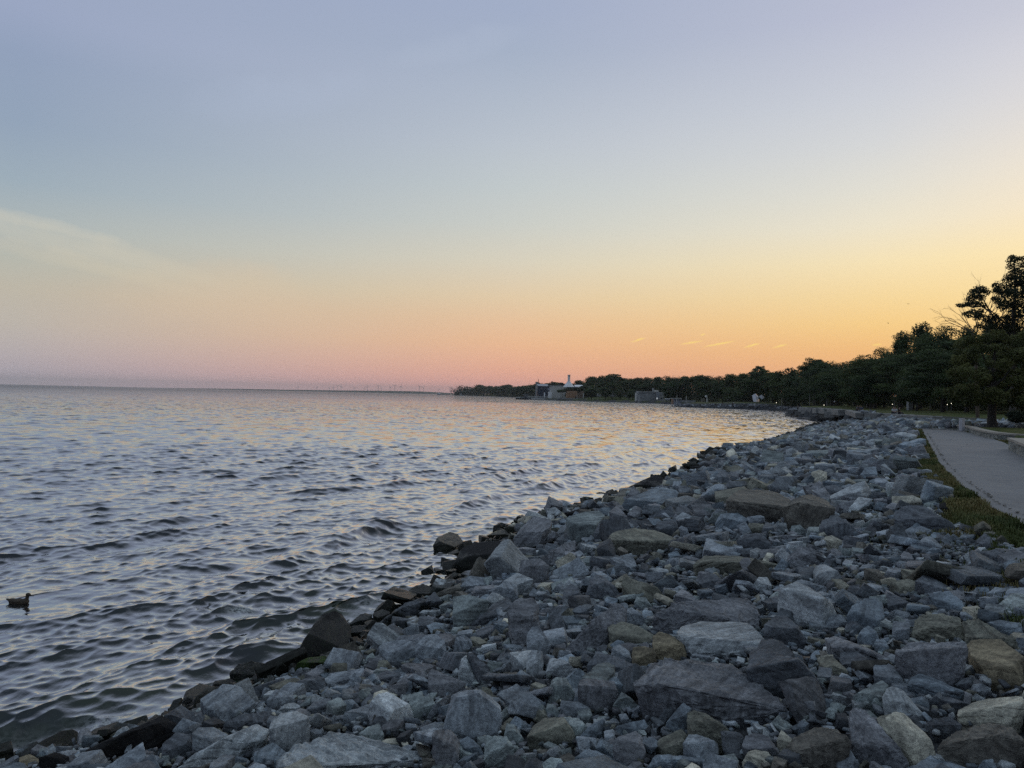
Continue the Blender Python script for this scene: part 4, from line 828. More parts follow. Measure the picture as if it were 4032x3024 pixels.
for hi, line in enumerate(HERO.strip().split('\n')):
    fields = [s_.strip() for s_ in line.split('|')]; tk = fields[0].split()
    bt, colr, tex = tk[0], tk[1], tk[2]; ox, oy, scl = BAT[bt]; rest = tk[3:]
    if 'r' in rest: k_ = rest.index('r'); pl_, rg_ = rest[:k_], rest[k_ + 1:]
    else: pl_, rg_ = rest, []
    cv = lambda s_: (ox + float(s_.split(',')[0]) / scl, oy + float(s_.split(',')[1]) / scl)
    poly = [cv(s_) for s_ in pl_]; ridge = [cv(s_) for s_ in rg_]
    rnd = random.Random(hi * 13 + 5)
    us = [p[0] for p in poly]; vs_ = [p[1] for p in poly]; umin, umax, vmin, vmax = min(us), max(us), min(vs_), max(vs_)
    ub = sum(p[0] for p in poly if p[1] > vmax - .25 * (vmax - vmin)) / len([p for p in poly if p[1] > vmax - .25 * (vmax - vmin)])
    B = raymarch(ub, vmax); h = Vector((B.x, B.y, 0)).normalized(); s0 = Vector((B.x, B.y, 0)).length
    dep_ = B.y; W = (umax - umin) / F * dep_; H = (vmax - vmin) / F * dep_; delta = math.atan2(CAMZ - B.z, s0)
    alpha = math.radians(rnd.uniform(58, 78)); beta = math.radians(rnd.uniform(4, 26))
    if ridge:
        beta = math.radians(5)
        rgu = [p[0] for p in ridge]; rgv = [p[1] for p in ridge]
        vr = lambda u: interp(u, rgu, rgv)
    else:
        rf = rnd.uniform(.35, .72); tl = rnd.uniform(-.5, .5); uc = (umin + umax) / 2
        vr = lambda u, rf=rf, tl=tl, uc=uc: vmax - (vmax - vmin) * (rf + tl * (u - uc) / (umax - umin))
    cf = math.cos(alpha) / math.sin(alpha + delta) if True else 0
    ct = math.cos(beta) / math.sin(beta + delta)
    topd = (1 - .55) * H * ct
    lim = 1.15 * W
    if topd > lim: ct *= lim / topd
    def place(u, v, jit):
        r_ = float(vr(u)); pf = (vmax - max(v, r_)) / F * dep_; pt = max(0, r_ - v) / F * dep_
        s_ = s0 + pf * cf + pt * ct + jit * W
        d = pdir(u, v); hd = d.x * h.x + d.y * h.y
        return CAM + d * (s_ / hd)
    pts = [place(u, v, rnd.uniform(-.03, .05)) for u, v in poly]
    rp = ridge if ridge else [(umin + (umax - umin) * f_, float(vr(umin + (umax - umin) * f_)) + rnd.uniform(-.06, .06) * (vmax - vmin)) for f_ in (.22, .5, .78)]
    rp = [p for p in rp if inpoly(np.array([p[0]]), np.array([p[1]]), [((u - (umin + umax) / 2) * 1.02 + (umin + umax) / 2, v) for u, v in poly])[0] or ridge]
    pts += [place(u, v, rnd.uniform(-.06, -.01)) for u, v in rp]
    c0 = sum(pts, Vector()) / len(pts); extra = []
    for p_ in pts[:len(poly)]:
        q = c0 + (p_ - c0) * .8
        extra.append(Vector((q.x, q.y, min(B.z - .05, p_.z)) ) + Vector((0, 0, -.10 - .15 * W)))
        if p_.z > B.z + .3 * H:
            qb = c0 + (p_ - c0) * .85 + h * W * rnd.uniform(.12, .35); extra.append(Vector((qb.x, qb.y, p_.z - rnd.uniform(.2, .6) * H - .02)))
    bm = hull_bm(pts + extra)
    org = Vector((c0.x, c0.y, B.z))
    bmesh.ops.translate(bm, verts=bm.verts, vec=-org)
    roughen(bm, max(W, H), tex, hi + 1, max(.011, s0 * .0021), 5200)
    o = obj_bm("rock", bm, M_ROCK, None, smooth=True, angle=math.radians(24)); o.location = org
    c_ = RC[colr]; k_ = rnd.uniform(.88, 1.14); k_ *= 1.06; o.color = (c_[0] * k_ * .96, c_[1] * k_, c_[2] * k_, 1)
    hero_objs.append(o)
    heroes.append(dict(poly=poly, s0=s0, dep=dep_, c=org, W=W, H=H, u=(umin + umax) / 2, v=(vmin + vmax) / 2, umin=umin, umax=umax, vmin=vmin, vmax=vmax, col=colr, tex=tex,
                       phrase=fields[1] if len(fields) > 1 else None, label=fields[2] if len(fields) > 2 else None, o=o))
# labels: landmarks by hand, the rest by look and by the nearest landmark
marks = [q for q in heroes if q['phrase']]
used_labels = set(q['label'] for q in heroes if q['label'])
def look(q):
    r_ = q['W'] / max(q['H'], .01); t_ = {'s': 'smooth', 'r': 'rough', 'l': 'layered', 'n': ''}[q['tex']]
    shp = 'slab' if r_ > 2.3 else 'upright rock' if r_ < .85 else 'rock'
    szz = 'big' if q['W'] > .75 else 'small' if q['W'] < .3 else ''
    return ' '.join(x for x in (szz, t_, CNAME[q['col']], shp) if x)
def relation(q, m_):
    du, dv = q['u'] - m_['u'], q['v'] - m_['v']
    sx2, sy2 = (q['umax'] - q['umin'] + m_['umax'] - m_['umin']) / 2, (q['vmax'] - q['vmin'] + m_['vmax'] - m_['vmin']) / 2
    gap = max(abs(du) / max(sx2, 1), abs(dv) / max(sy2, 1))
    near_ = 'touching' if gap < 1.05 else 'next to' if gap < 1.6 else 'near'
    if abs(du) / sx2 > abs(dv) / sy2: return ('just ' if gap < 1.3 else 'farther ') + ('to the water side of' if du < 0 else 'to the path side of')
    return ('right behind' if gap < 1.3 else 'some way behind') if dv < 0 else ('right in front of' if gap < 1.3 else 'some way in front of')
def make_label(q):
    base = look(q); ms = sorted(marks, key=lambda m_: ((q['u'] - m_['u']) / (m_['umax'] - m_['umin'] + 60)) ** 2 + ((q['v'] - m_['v']) / (m_['vmax'] - m_['vmin'] + 40)) ** 2)[:5]
    cands = [f"{base} {relation(q, m_)} {m_['phrase']}" for m_ in ms[:3]]
    cands += [f"{base} between {a_['phrase']} and {b_['phrase']}" for a_, b_ in ((ms[0], ms[1]), (ms[0], ms[2]), (ms[1], ms[2]))]
    cands += [f"{base} {relation(q, ms[0])} {ms[0]['phrase']}, toward {b_['phrase']}" for b_ in ms[1:]]
    cands += [f"{sz_} {base} {relation(q, m_)} {m_['phrase']}" for sz_ in ('squat', 'angular', 'tilted', 'half-buried') for m_ in ms[:2]]
    for c_ in cands:
        if c_ not in used_labels and 4 <= len(c_.split()) <= 16: used_labels.add(c_); return c_
    return cands[-1]
for q in heroes:
    if not q['label']: q['label'] = make_label(q)
    tag(q['o'], q['label'], "rock", "loose rocks of the shore bank")

# ------------------------------------------------------------------ pool of block shapes for the rest of the bank
def pool_rock(seed, target, tex, flat):
    r = random.Random(seed); sy, sz = r.uniform(.5, .95), r.uniform(*flat)
    bm = hull_bm([Vector((x * .5 * r.uniform(.75, 1.05), y * sy * .5 * r.uniform(.7, 1.08), z * sz * .5 * r.uniform(.7, 1.1))) for x in (-1, 1) for y in (-1, 1) for z in (-1, 1)])
    for _ in range(r.randint(2, 5)):   # break corners off along flat planes
        n_ = Vector((r.gauss(0, 1), r.gauss(0, 1) / sy * .8, r.gauss(0, 1) / sz * .35)).normalized()
        ext = max(v.co.dot(n_) for v in bm.verts); g_ = bm.verts[:] + bm.edges[:] + bm.faces[:]
        res = bmesh.ops.bisect_plane(bm, geom=g_, plane_co=n_ * ext * r.uniform(.55, .88), plane_no=n_, clear_outer=True)
        ed = [e for e in res['geom_cut'] if isinstance(e, bmesh.types.BMEdge)]
        if ed: bmesh.ops.contextual_create(bm, geom=ed)
    pts = [v.co.copy() for v in bm.verts]; bm.free(); bm = hull_bm(pts)
    if target: roughen(bm, 1.0, tex, seed * 3 + 1, target, 900)
    else: bmesh.ops.triangulate(bm, faces=bm.faces)
    me = bpy.data.meshes.new("tmp"); bm.to_mesh(me); bm.free()
    V = np.array([v.co[:] for v in me.vertices]); Fc = np.array([p.vertices[:] for p in me.polygons]); bpy.data.meshes.remove(me)
    return V, Fc
poolH = [pool_rock(100 + i, .16, 'nlrsn'[i % 5], (.32, .8) if i % 2 else (.13, .3)) for i in range(26)]
poolM = [pool_rock(200 + i, .33, 'nlrsn'[i % 5], (.3, .8) if i % 3 else (.15, .3)) for i in range(20)]
poolL = [pool_rock(300 + i, None, 'n', (.25, .8)) for i in range(24)]
rock_poly = coast[:1]
inner = [(xl(y) - .35 - .5 * vn1(y, 1.0), y) for y in np.arange(-3, 51.6, .5)]
shore_seg = [(x, y) for x, y in coast if -12 < y < 158][:-1]
near_poly = [(-20, -12)] + [p for p in shore_seg if p[1] > -4 and p[1] < 160] + [w(3375, 1622, 2.8), w(3510, 1632, 2.8), w(3712, 1645, 2.8), w(3960, 1657, 2.8), at_plane(4060, 1677, 2.8).xy[:], at_plane(4110, 1694, 2.7).xy[:], (32.5, 51.6)] + [tuple(map(float, p)) for p in inner[::-1]]
cand = []   # x,y,size
def scatter(ymin, ymax, spacing, smin, smax, prob):
    ny = np.arange(ymin, ymax, spacing); nx = np.arange(-16, 62, spacing); gx, gy = np.meshgrid(nx, ny); gx = gx.ravel(); gy = gy.ravel()
    gx = gx + RNG.uniform(-.5, .5, gx.shape) * spacing; gy = gy + RNG.uniform(-.5, .5, gy.shape) * spacing
    k = RNG.random(gx.shape) < prob; gx, gy = gx[k], gy[k]
    ins = inpoly(gx, gy, near_poly) | ((segdist(gx, gy, coast[2:45]) < .12) & (gy < 130))
    gx, gy = gx[ins], gy[ins]; s_ = smin + (smax - smin) * RNG.random(gx.shape) ** 2.2
    z = hgt(gx, gy); u, v, f = project(np.stack([gx, gy, z], 1)); ok = (u > -350) & (u < 4380) & (v < 3400) & (gy > 1.5)
    for a_ in zip(gx[ok], gy[ok], z[ok], s_[ok]): cand.append(a_)
scatter(1, 14, .62, .34, .75, .42); scatter(1, 14, .31, .2, .46, .8); scatter(1, 16, .15, .10, .22, .9); scatter(1, 11, .08, .045, .10, .85)
scatter(14, 30, .60, .45, 1.0, .5); scatter(14, 30, .34, .26, .55, .85); scatter(16, 30, .21, .12, .24, .65)
scatter(30, 60, .80, .5, 1.05, .55); scatter(30, 60, .42, .3, .62, .9)
scatter(60, 160, 1.1, .6, 1.15, .6); scatter(60, 160, .62, .4, .8, .95)
for (xa, ya), (xb, yb) in zip(coast[2:40], coast[3:41]):
    L = math.hypot(xb - xa, yb - ya)
    if ya > 125: break
    for _ in range(int(L * 2.3)):
        tt, of = RNG.random(), RNG.uniform(-.55, .75); x = xa + (xb - xa) * tt + (yb - ya) / L * of; y = ya + (yb - ya) * tt - (xb - xa) / L * of
        if any(math.hypot(x - q['c'].x, y - q['c'].y) < .6 * q['W'] + .3 for q in heroes if q['col'] in ('black', 'moss', 'brown', 'olive') and q['c'].z < .6): continue
        if y > 1.5: cand.append((x, y, max(float(hgt(np.array([x]), np.array([y]))[0]), -.18), RNG.uniform(.2, .44) * (1 + y / 70)))
cand = np.array(cand); rad = np.hypot(cand[:, 0], cand[:, 1])
# keep traced rocks clear of smaller stones in front of or inside them
top = np.stack([cand[:, 0], cand[:, 1], cand[:, 2] + cand[:, 3] * .3], 1); cu, cvv, cf_ = project(top)
bot = np.stack([cand[:, 0], cand[:, 1], cand[:, 2]], 1); bu, bv, _ = project(bot); keepc = np.ones(len(cand), bool)
for q in heroes:
    box = (cu > q['umin'] - 5) & (cu < q['umax'] + 5) & (bv > q['vmin'] - 4) & (cvv < q['vmax'] + 40) & (rad < q['s0'] + q['W'] * 1.3)
    ii = np.where(box & keepc)[0]
    if not len(ii): continue
    bad = inpoly(cu[ii], cvv[ii], q['poly']) | inpoly(bu[ii], bv[ii], q['poly']) | inpoly((cu[ii] + bu[ii]) / 2, (cvv[ii] + bv[ii]) / 2, q['poly'])
    small = (cand[ii, 3] < .10) & (bv[ii] > q['vmax'] - .25 * (q['vmax'] - q['vmin']))
    keepc[ii[bad & ~small]] = False
cand = cand[keepc]; rad = rad[keepc]; cu = cu[keepc]; cvv = cvv[keepc]
TC = ['grey'] * 7 + ['dark'] * 4 + ['light'] * 3 + ['green'] * 3 + ['purple'] * 4 + ['blue'] * 4 + ['olive', 'tan', 'brown', 'olive']
def rotm(r):
    e = Matrix.Rotation(r.uniform(0, 6.283), 3, 'Z')
    tilt = min(1.3, abs(r.gauss(0, .55)))
    return np.array(Matrix.Rotation(tilt, 3, Vector((math.cos(a_ := r.uniform(0, 6.28)), math.sin(a_), 0))) @ e)
pxs = cand[:, 3] / rad
big = set(np.argsort(-pxs * ((cu > 60) & (cu < 3980) & (cvv < 2990)))[:86].tolist())
edgeD = signedD(cand[:, 0], cand[:, 1]); rr_ = random.Random(5); VV, FF, TT, BB = [], [], [], []; off = 0; extra_rocks = []
for i, (x, y, z, s_) in enumerate(cand):
    cn_ = rr_.choice(TC); c_ = np.array(RC[cn_]) * np.array([.96, 1, 1]) * rr_.uniform(.52, 1.45)
    if edgeD[i] < .75 and rr_.random() < .85: cn_ = 'black' if rr_.random() < .7 else 'dark'; c_ = np.array((.016, .018, .014) if cn_ == 'black' else (.05, .052, .048)) * rr_.uniform(.7, 1.5)
    pool = poolH if pxs[i] > .028 else poolM if pxs[i] > .011 else poolL
    V, Fc = pool[rr_.randrange(len(pool))]; Rm = rotm(rr_)
    P = (V * s_) @ Rm.T; zz = z + s_ * (rr_.uniform(-.12, .30) if y < 60 else rr_.uniform(-.15, .1))
    if i in big:
        cand_o = (P, Fc, (x, y, zz), cn_, c_, s_, i); extra_rocks.append(cand_o); continue
    VV.append(P + np.array([x, y, zz])); FF.append(Fc + off); off += len(V)
    TT.append(np.tile(c_, (len(V), 1))); BB.append(np.tile(np.array([rr_.uniform(0, 50) for _ in range(3)]), (len(V), 1)))
rub = mesh_np("rock_rubble", np.concatenate(VV), np.concatenate(FF), M_RUB, attrs={'tint': np.concatenate(TT), 'bed': np.concatenate(BB)})
tag(rub, "grey broken stone rubble filling the bank between the bigger rocks", "rubble", kind='stuff')
print("rubble stones", len(VV), "faces", sum(map(len, FF)), "heroes", len(heroes))
for P, Fc, loc, cn_, c_, s_, i in extra_rocks:
    o = mesh_np("rock", P, Fc, M_ROCK); o.location = loc; o.color = (*c_, 1)
    sz_ = s_ / rad[i] * F / 2
    q = dict(u=cu[i], v=cvv[i], umin=cu[i] - sz_, umax=cu[i] + sz_, vmin=cvv[i] - sz_ * .5, vmax=cvv[i] + sz_ * .5, W=s_, H=s_ * .6, tex='n', col=cn_)
    tag(o, make_label(q), "rock", "loose rocks of the shore bank")
# far shore armour stone along the point and the ledges (one mass)
VV, FF, TT, BB = [], [], [], []; off = 0
run = coast[coast.index(shore_seg[-1]):]; run = [p for p in run if 245 < p[1] < 425]
for (x0, y0), (x1, y1) in zip(run, run[1:]):
    L = math.hypot(x1 - x0, y1 - y0); nx_, ny_ = (y1 - y0) / L, -(x1 - x0) / L
    for _ in range(int(L * 3.2)):
        tt = rr_.random(); d_ = rr_.uniform(-.8, 3.2); x = x0 + (x1 - x0) * tt + nx_ * d_; y = y0 + (y1 - y0) * tt + ny_ * d_; s_ = rr_.uniform(.5, 1.2)
        z = float(hgt(np.array([x]), np.array([y]))[0])
        V, Fc = poolL[rr_.randrange(24)]; VV.append((V * s_) @ rotm(rr_).T + np.array([x, y, max(z, -.3) + s_ * .05])); FF.append(Fc + off); off += len(V)
        c_ = np.array(RC[rr_.choice(['dark', 'grey', 'dark', 'purple', 'light'])]) * rr_.uniform(.7, 1.3); TT.append(np.tile(c_, (len(V), 1))); BB.append(np.tile(np.array([rr_.uniform(0, 50) for _ in range(3)]), (len(V), 1)))
o = mesh_np("armour_stone", np.concatenate(VV), np.concatenate(FF), M_RUB, attrs={'tint': np.concatenate(TT), 'bed': np.concatenate(BB)})
tag(o, "dark armour stone heaped along the low point beyond the inlet", "rubble", kind='stuff')
# ------------------------------------------------------------------ trees
def leaf_material(name, c0, c1):
    t = NT(name); a = t.n('ShaderNodeAttribute', attribute_name='tone').outputs['Fac']; oi = t.n('ShaderNodeObjectInfo')
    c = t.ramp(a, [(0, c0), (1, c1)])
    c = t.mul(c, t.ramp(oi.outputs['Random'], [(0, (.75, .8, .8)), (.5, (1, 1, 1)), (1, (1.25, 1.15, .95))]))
    t.l(c, t.b.inputs['Base Color']); t.b.inputs['Roughness'].default_value = .7; t.b.inputs['Specular IOR Level'].default_value = .25
    tr = t.n('ShaderNodeBsdfTranslucent'); t.l(c, tr.inputs['Color']); mx = t.n('ShaderNodeMixShader'); mx.inputs[0].default_value = .22
    t.l(t.b.outputs[0], mx.inputs[1]); t.l(tr.outputs[0], mx.inputs[2]); t.l(mx.outputs[0], t.out.inputs['Surface']); return t.m
M_LEAF = leaf_material("foliage", (.034, .058, .028), (.11, .155, .065))
M_MAPLE = leaf_material("maple_foliage", (.06, .075, .026), (.19, .2, .07))
M_DARKLEAF = leaf_material("dark_foliage", (.018, .028, .018), (.05, .068, .038))
M_BARK = simple("bark", (.06, .055, .048), .95, 5, .35, .03)
M_TWIG = simple("bare_twig", (.11, .085, .065), .9)
def leaves(clumps, n_per_area, size, seed, tone_sd=.25, spiky=0):
    """clumps: (cx,cy,cz,rx,ry,rz); returns V,F,tone"""
    r = np.random.default_rng(seed); VV, TT = [], []
    for (cx, cy, cz, rx, ry, rz) in clumps:
        n = max(12, int(n_per_area * (rx * ry + rx * rz + ry * rz) / 3 * 4 * math.pi))
        d = r.normal(size=(n, 3)); d /= np.linalg.norm(d, axis=1)[:, None]
        lump = 1 + .22 * np.sin(d[:, 0] * 5 + cx * 3) * np.cos(d[:, 2] * 4 + cz * 2 + d[:, 1] * 3)
        rad_ = (r.random(n) ** .35) * lump; c = np.stack([cx + d[:, 0] * rx * rad_, cy + d[:, 1] * ry * rad_, cz + d[:, 2] * rz * rad_], 1)
        nrm = d + r.normal(size=(n, 3)) * .8 + np.array([0, 0, .35]); nrm /= np.linalg.norm(nrm, axis=1)[:, None]
        a = np.cross(nrm, r.normal(size=(n, 3))); a /= np.linalg.norm(a, axis=1)[:, None]; b = np.cross(nrm, a)
        s_ = size * r.uniform(.55, 1.3, n)[:, None]
        q = np.stack([c + a * s_ * .6, c + b * s_ * .32 + nrm * s_ * .1, c - a * s_ * .6, c - b * s_ * .32 + nrm * s_ * .1], 1)
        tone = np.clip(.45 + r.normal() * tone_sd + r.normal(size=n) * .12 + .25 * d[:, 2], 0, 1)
        VV.append(q.reshape(-1, 3)); TT.append(np.repeat(tone, 4))
    V = np.concatenate(VV); T = np.concatenate(TT); return V, np.arange(len(V)).reshape(-1, 4), T
def crown_variant(seed, kind, fine=False):
    r = random.Random(seed); cl = []
    if kind == 'round':
        for _ in range(34):
            th = r.uniform(0, 6.28); ph = math.asin(r.uniform(-.95, 1)); k = r.uniform(.55, 1.0)
            cx, cy, cz = .32 * k * math.cos(th) * math.cos(ph), .30 * k * math.sin(th) * math.cos(ph), .54 + .37 * k * math.sin(ph)
            q = r.uniform(.07, .135); cl.append((cx, cy, cz, q * 1.25, q * 1.25, q * .8))
        cl.append((0, 0, .55, .27, .27, .33))
    elif kind == 'tall':
        for _ in range(34):
            cz = r.uniform(.22, .95); w_ = .22 * math.sin(min(1, (1.05 - cz) / .7) * 1.5); th = r.uniform(0, 6.28); k = r.uniform(.4, 1)
            q = r.uniform(.06, .11); cl.append((w_ * k * math.cos(th), w_ * k * math.sin(th), cz, q * 1.15, q * 1.15, q * .9))
        for _ in range(12): cl.append((r.uniform(-.12, .12), r.uniform(-.12, .12), r.uniform(.9, 1.0), .018, .018, .055))
        cl.append((0, 0, .50, .19, .19, .40))
    elif kind == 'layered':
        for _ in range(46):
            th = r.uniform(0, 6.28); cz = r.uniform(.3, .97); w_ = .34 * math.sqrt(max(.05, 1 - ((cz - .55) / .46) ** 2)); k = r.uniform(.5, 1.05)
            q = r.uniform(.06, .13); cl.append((w_ * k * math.cos(th), w_ * k * math.sin(th), cz, q * 1.35, q * 1.35, q * .45))
        cl.append((0, 0, .50, .25, .25, .34))
    elif kind == 'bush':
        for _ in range(26):
            th = r.uniform(0, 6.28); cz = r.uniform(.08, .85); w_ = .42 * math.sqrt(max(.05, 1 - ((cz - .4) / .62) ** 2)); k = r.uniform(.4, 1)
            q = r.uniform(.1, .17); cl.append((w_ * k * math.cos(th), w_ * k * math.sin(th), cz, q * 1.2, q * 1.2, q * .8))
        cl.append((0, 0, .42, .3, .3, .36))
    return leaves(cl, 3600, .0185, seed) if fine else leaves(cl, 1150, .034, seed)
def trunk_mesh(name, seed, h=.55, r0=.022):
    rnd = random.Random(seed); bm = bmesh.new(); pts = [Vector((0, 0, -.03))]; p = Vector((0, 0, 0))
    for i in range(6): pts.append(p.copy()); p = p + Vector((rnd.uniform(-.015, .015), rnd.uniform(-.015, .015), h / 5))
    add_tube(bm, pts, [r0 * 1.4, r0 * 1.15] + [r0 * (1 - .14 * i) for i in range(len(pts) - 2)], 8)
    for _ in range(7):
        a = rnd.uniform(0, 6.28); z0 = rnd.uniform(.22, .5); L = rnd.uniform(.16, .3); q0 = Vector((0, 0, z0))
        add_tube(bm, [q0, q0 + Vector((math.cos(a) * L * .45, math.sin(a) * L * .45, L * .4)), q0 + Vector((math.cos(a) * L, math.sin(a) * L, L * 1.0))], [r0 * .5, r0 * .33, r0 * .1], 5)
    me = bpy.data.meshes.new(name); bm.to_mesh(me); bm.free(); me.materials.append(M_BARK)
    return me
kinds = ['round', 'layered', 'tall', 'round', 'layered', 'round', 'tall', 'bush', 'bush']
protos = []; FINE = {}
for i, kd in enumerate(kinds):
    V, Fc, T = crown_variant(40 + i, kd)
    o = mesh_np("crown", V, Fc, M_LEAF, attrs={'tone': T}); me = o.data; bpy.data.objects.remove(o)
    protos.append((kd, me, trunk_mesh("trunk", 60 + i, .5 if kd != 'bush' else .3)))
for i in (0, 2, 3, 4, 7):
    V, Fc, T = crown_variant(40 + i, kinds[i], True)
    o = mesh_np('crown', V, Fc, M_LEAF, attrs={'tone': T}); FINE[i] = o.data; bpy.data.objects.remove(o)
def tree(u_or_p, H, variant, label, group=None, name="tree", wide=1.0, rz=0):
    p = u_or_p; kd, cm, tm = protos[variant]
    if p[1] < 290: cm = FINE[{5: 0, 1: 4, 6: 2, 8: 7}.get(variant, variant)]
    root = empty(name, p, rz); root.scale = (H * wide, H * wide, H)
    tag(root, label, "tree" if name == "tree" else name, group)
    c = link(bpy.data.objects.new("crown", cm), root); t_ = link(bpy.data.objects.new("trunk", tm), root)
    return root
sky_pts = [(1773, 1553), (1780, 1549), (1792, 1542), (1815, 1541), (1839, 1530), (1862, 1530), (1890, 1517), (1972, 1514), (2040, 1516), (2073, 1511), (2118, 1508), (2171, 1504), (2206, 1508), (2245, 1505), (2266, 1501), (2301, 1486), (2364, 1476), (2413, 1473),
 (2442, 1488), (2461, 1493), (2486, 1480), (2540, 1483), (2625, 1472), (2704, 1473), (2825, 1470), (2940, 1466), (3030, 1458), (3080, 1459), (3102, 1444), (3147, 1433), (3200, 1424), (3251, 1420), (3311, 1417), (3375, 1418), (3406, 1404), (3454, 1394), (3517, 1375), (3564, 1356), (3667, 1291), (3721, 1287), (3800, 1290), (3900, 1290), (4040, 1290), (4400, 1260)]
def topv(u): return float(interp(u, [p[0] for p in sky_pts], [p[1] for p in sky_pts]))
dist_pts = [(1773, 2500), (1890, 2350), (1985, 1900), (2090, 1350), (2206, 950), (2400, 800), (2600, 740), (2700, 620), (2950, 430), (3100, 345), (3250, 262), (3450, 200), (3600, 165), (3700, 140), (3850, 120), (4032, 108), (4400, 100)]
def tdist(u): return float(interp(u, [p[0] for p in dist_pts], [p[1] for p in dist_pts]))
def hor(u): return 1512 + .0222 * u
def gz(x, y): return float(hgt(np.array([x]), np.array([y]))[0])
rt = random.Random(21); GW = "trees of the dark wood along the shore"; ntree = 0
zone = lambda u: ("far wooded headland" if u < 2110 else "rise behind the waterside buildings" if u < 2720 else "wood behind the white sculpture" if u < 3120 else "wood behind the stone ledges" if u < 3520 else "tall wood beyond the near lawn")
KW = {'round': 'round-crowned', 'layered': 'spreading', 'tall': 'narrow tall', 'bush': 'low bushy'}
u = 1796
while u < 4330:
    d = tdist(u) * rt.uniform(.96, 1.06); P = at_dist(u, topv(u), d); zb = gz(P.x, P.y); zb = max(zb, .5)
    Ht = max(5, P.z - zb) * float(interp(u, [3200, 3330, 3480, 3660, 3780], [1.0, 1.05, 1.16, 1.09, 1.03])); px = Ht * F / d
    # rows: skyline tree, and lower ones in front
    var = rt.choice([0, 3, 5, 0, 1, 3]) if u < 3380 or rt.random() < .35 else rt.choice([2, 6, 2, 6, 0])
    tree(Vector((P.x, P.y, zb - .1)), Ht * (rt.uniform(1.0, 1.06) if u < 3740 else rt.uniform(.95, 1.02)), var, f"{KW[kinds[var]]} dark green tree on the skyline of the {zone(u)}", GW, rz=rt.uniform(0, 6), wide=rt.uniform(1.1, 1.5) if u < 3330 else rt.uniform(.75, 1.0)); ntree += 1
    for row, (fd, fh) in enumerate(((.93, .80), (.86, .62))):
        if u > 3640 and row == 1: continue
        uu = u + rt.uniform(-.3, .3) * px; dd = d * fd * rt.uniform(.97, 1.03)
        if 2195 < uu < 2330 or 2500 < uu < 2620: dd = max(dd, 800 if uu < 2400 else 735)
        if uu < 2200: dd = d * (1 - .03 * (row + 1))
        Q = at_dist(uu, topv(uu) + 0, dd); zb2 = max(gz(Q.x, Q.y), .4); D_ = float(signedD(np.array([Q.x]), np.array([Q.y]))[0])
        if D_ < (26 if 2660 < uu < 3180 else 6): continue
        H2 = Ht * fh * rt.uniform(.85, 1.1) * dd / d; var = rt.choice([0, 1, 3, 4, 5, 7, 8])
        if var >= 7: H2 *= .8
        tree(Vector((Q.x, Q.y, zb2 - .1)), H2, var, f"{KW[kinds[var]]} tree in front of the {zone(u)}", GW, rz=rt.uniform(0, 6), wide=rt.uniform(1.2, 1.6)); ntree += 1
    u += px * (.27 if u > 3330 else .40 if u > 2150 else .36) * rt.uniform(.85, 1.15)
# named individuals that stand out of the wood
def crown_at(root, pxlist, dist, ox, oy, scl, rs, mat, size, npa, seed, flat=.8, dspread=1.6, name="crown"):
    rnd = random.Random(seed); cl = []; o0 = root.location
    for (a, b, r_) in pxlist:
        u, v = ox + a / scl, oy + b / scl; dd = dist + rnd.uniform(-dspread, dspread); P = at_dist(u, v, dd); q = r_ / scl / F * dist * rs
        cl.append((P.x - o0.x, P.y - o0.y, P.z - o0.z, q * 1.1, q * 1.4, q * flat))
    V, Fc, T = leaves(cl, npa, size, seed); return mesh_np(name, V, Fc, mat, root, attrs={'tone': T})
def solo(u, vb, vt, dist, wpx, seed, label, gaps=True, name="tree", mat=None):
    P = at_dist(u, vb, dist); zb = max(gz(P.x, P.y), .4); T_ = at_dist(u, vt, dist); Ht = T_.z - zb
    root = empty(name, (P.x, P.y, zb - .1)); tag(root, label, "tree"); rnd = random.Random(seed); cl = []; W_ = wpx / F * dist
    for _ in range(30):
        th = rnd.uniform(0, 6.28); k = rnd.uniform(.5, 1); ph = math.asin(rnd.uniform(-.3, 1)); q = W_ * rnd.uniform(.10, .17)
        cl.append((W_ * .5 * k * math.cos(th) * math.cos(ph), W_ * .5 * k * math.sin(th) * math.cos(ph), Ht * .80 + Ht * .19 * k * math.sin(ph), q, q, q * .6))
    V, Fc, T = leaves(cl, 9 / (dist / 300) ** 1.2 * 1.1, .0013 * dist, seed); mesh_np("crown", V, Fc, mat or M_LEAF, root, attrs={'tone': T})
    bm = bmesh.new(); add_tube(bm, [(0, 0, -.3), (0, 0, Ht * .35), (.2, 0, Ht * .7), (.1, 0, Ht * .9)], [Ht * .022, Ht * .018, Ht * .012, .05], 8)
    for k in range(6):
        a = rnd.uniform(0, 6.28); bm_p = Vector((0, 0, Ht * rnd.uniform(.5, .65))); add_tube(bm, [bm_p, bm_p + Vector((math.cos(a) * W_ * .3, math.sin(a) * W_ * .3, Ht * .25))], [Ht * .01, Ht * .003], 5)
    obj_bm("trunk", bm, M_BARK, root)
solo(2990, 1580, 1434, 430, 62, 5, "tall round-headed tree rising clear of the wood behind the tilted white sculpture")
solo(3205, 1590, 1406, 268, 110, 6, "broad open-crowned tree with sky showing through, highest above the stone ledges")
solo(3420, 1590, 1389, 205, 46, 8, "upright twiggy tree poking above the wood where the skyline starts to climb")
solo(2172, 1560, 1503, 900, 28, 9, "small domed tree behind the flat roofs beside the white spire building", mat=M_DARKLEAF)
solo(2208, 1572, 1534, 735, 30, 10, "round dark tree in front of the white block on the far waterfront")
solo(2118, 1560, 1506, 980, 30, 13, "dome-topped dark tree behind the flat grey roofed hall", mat=M_DARKLEAF)
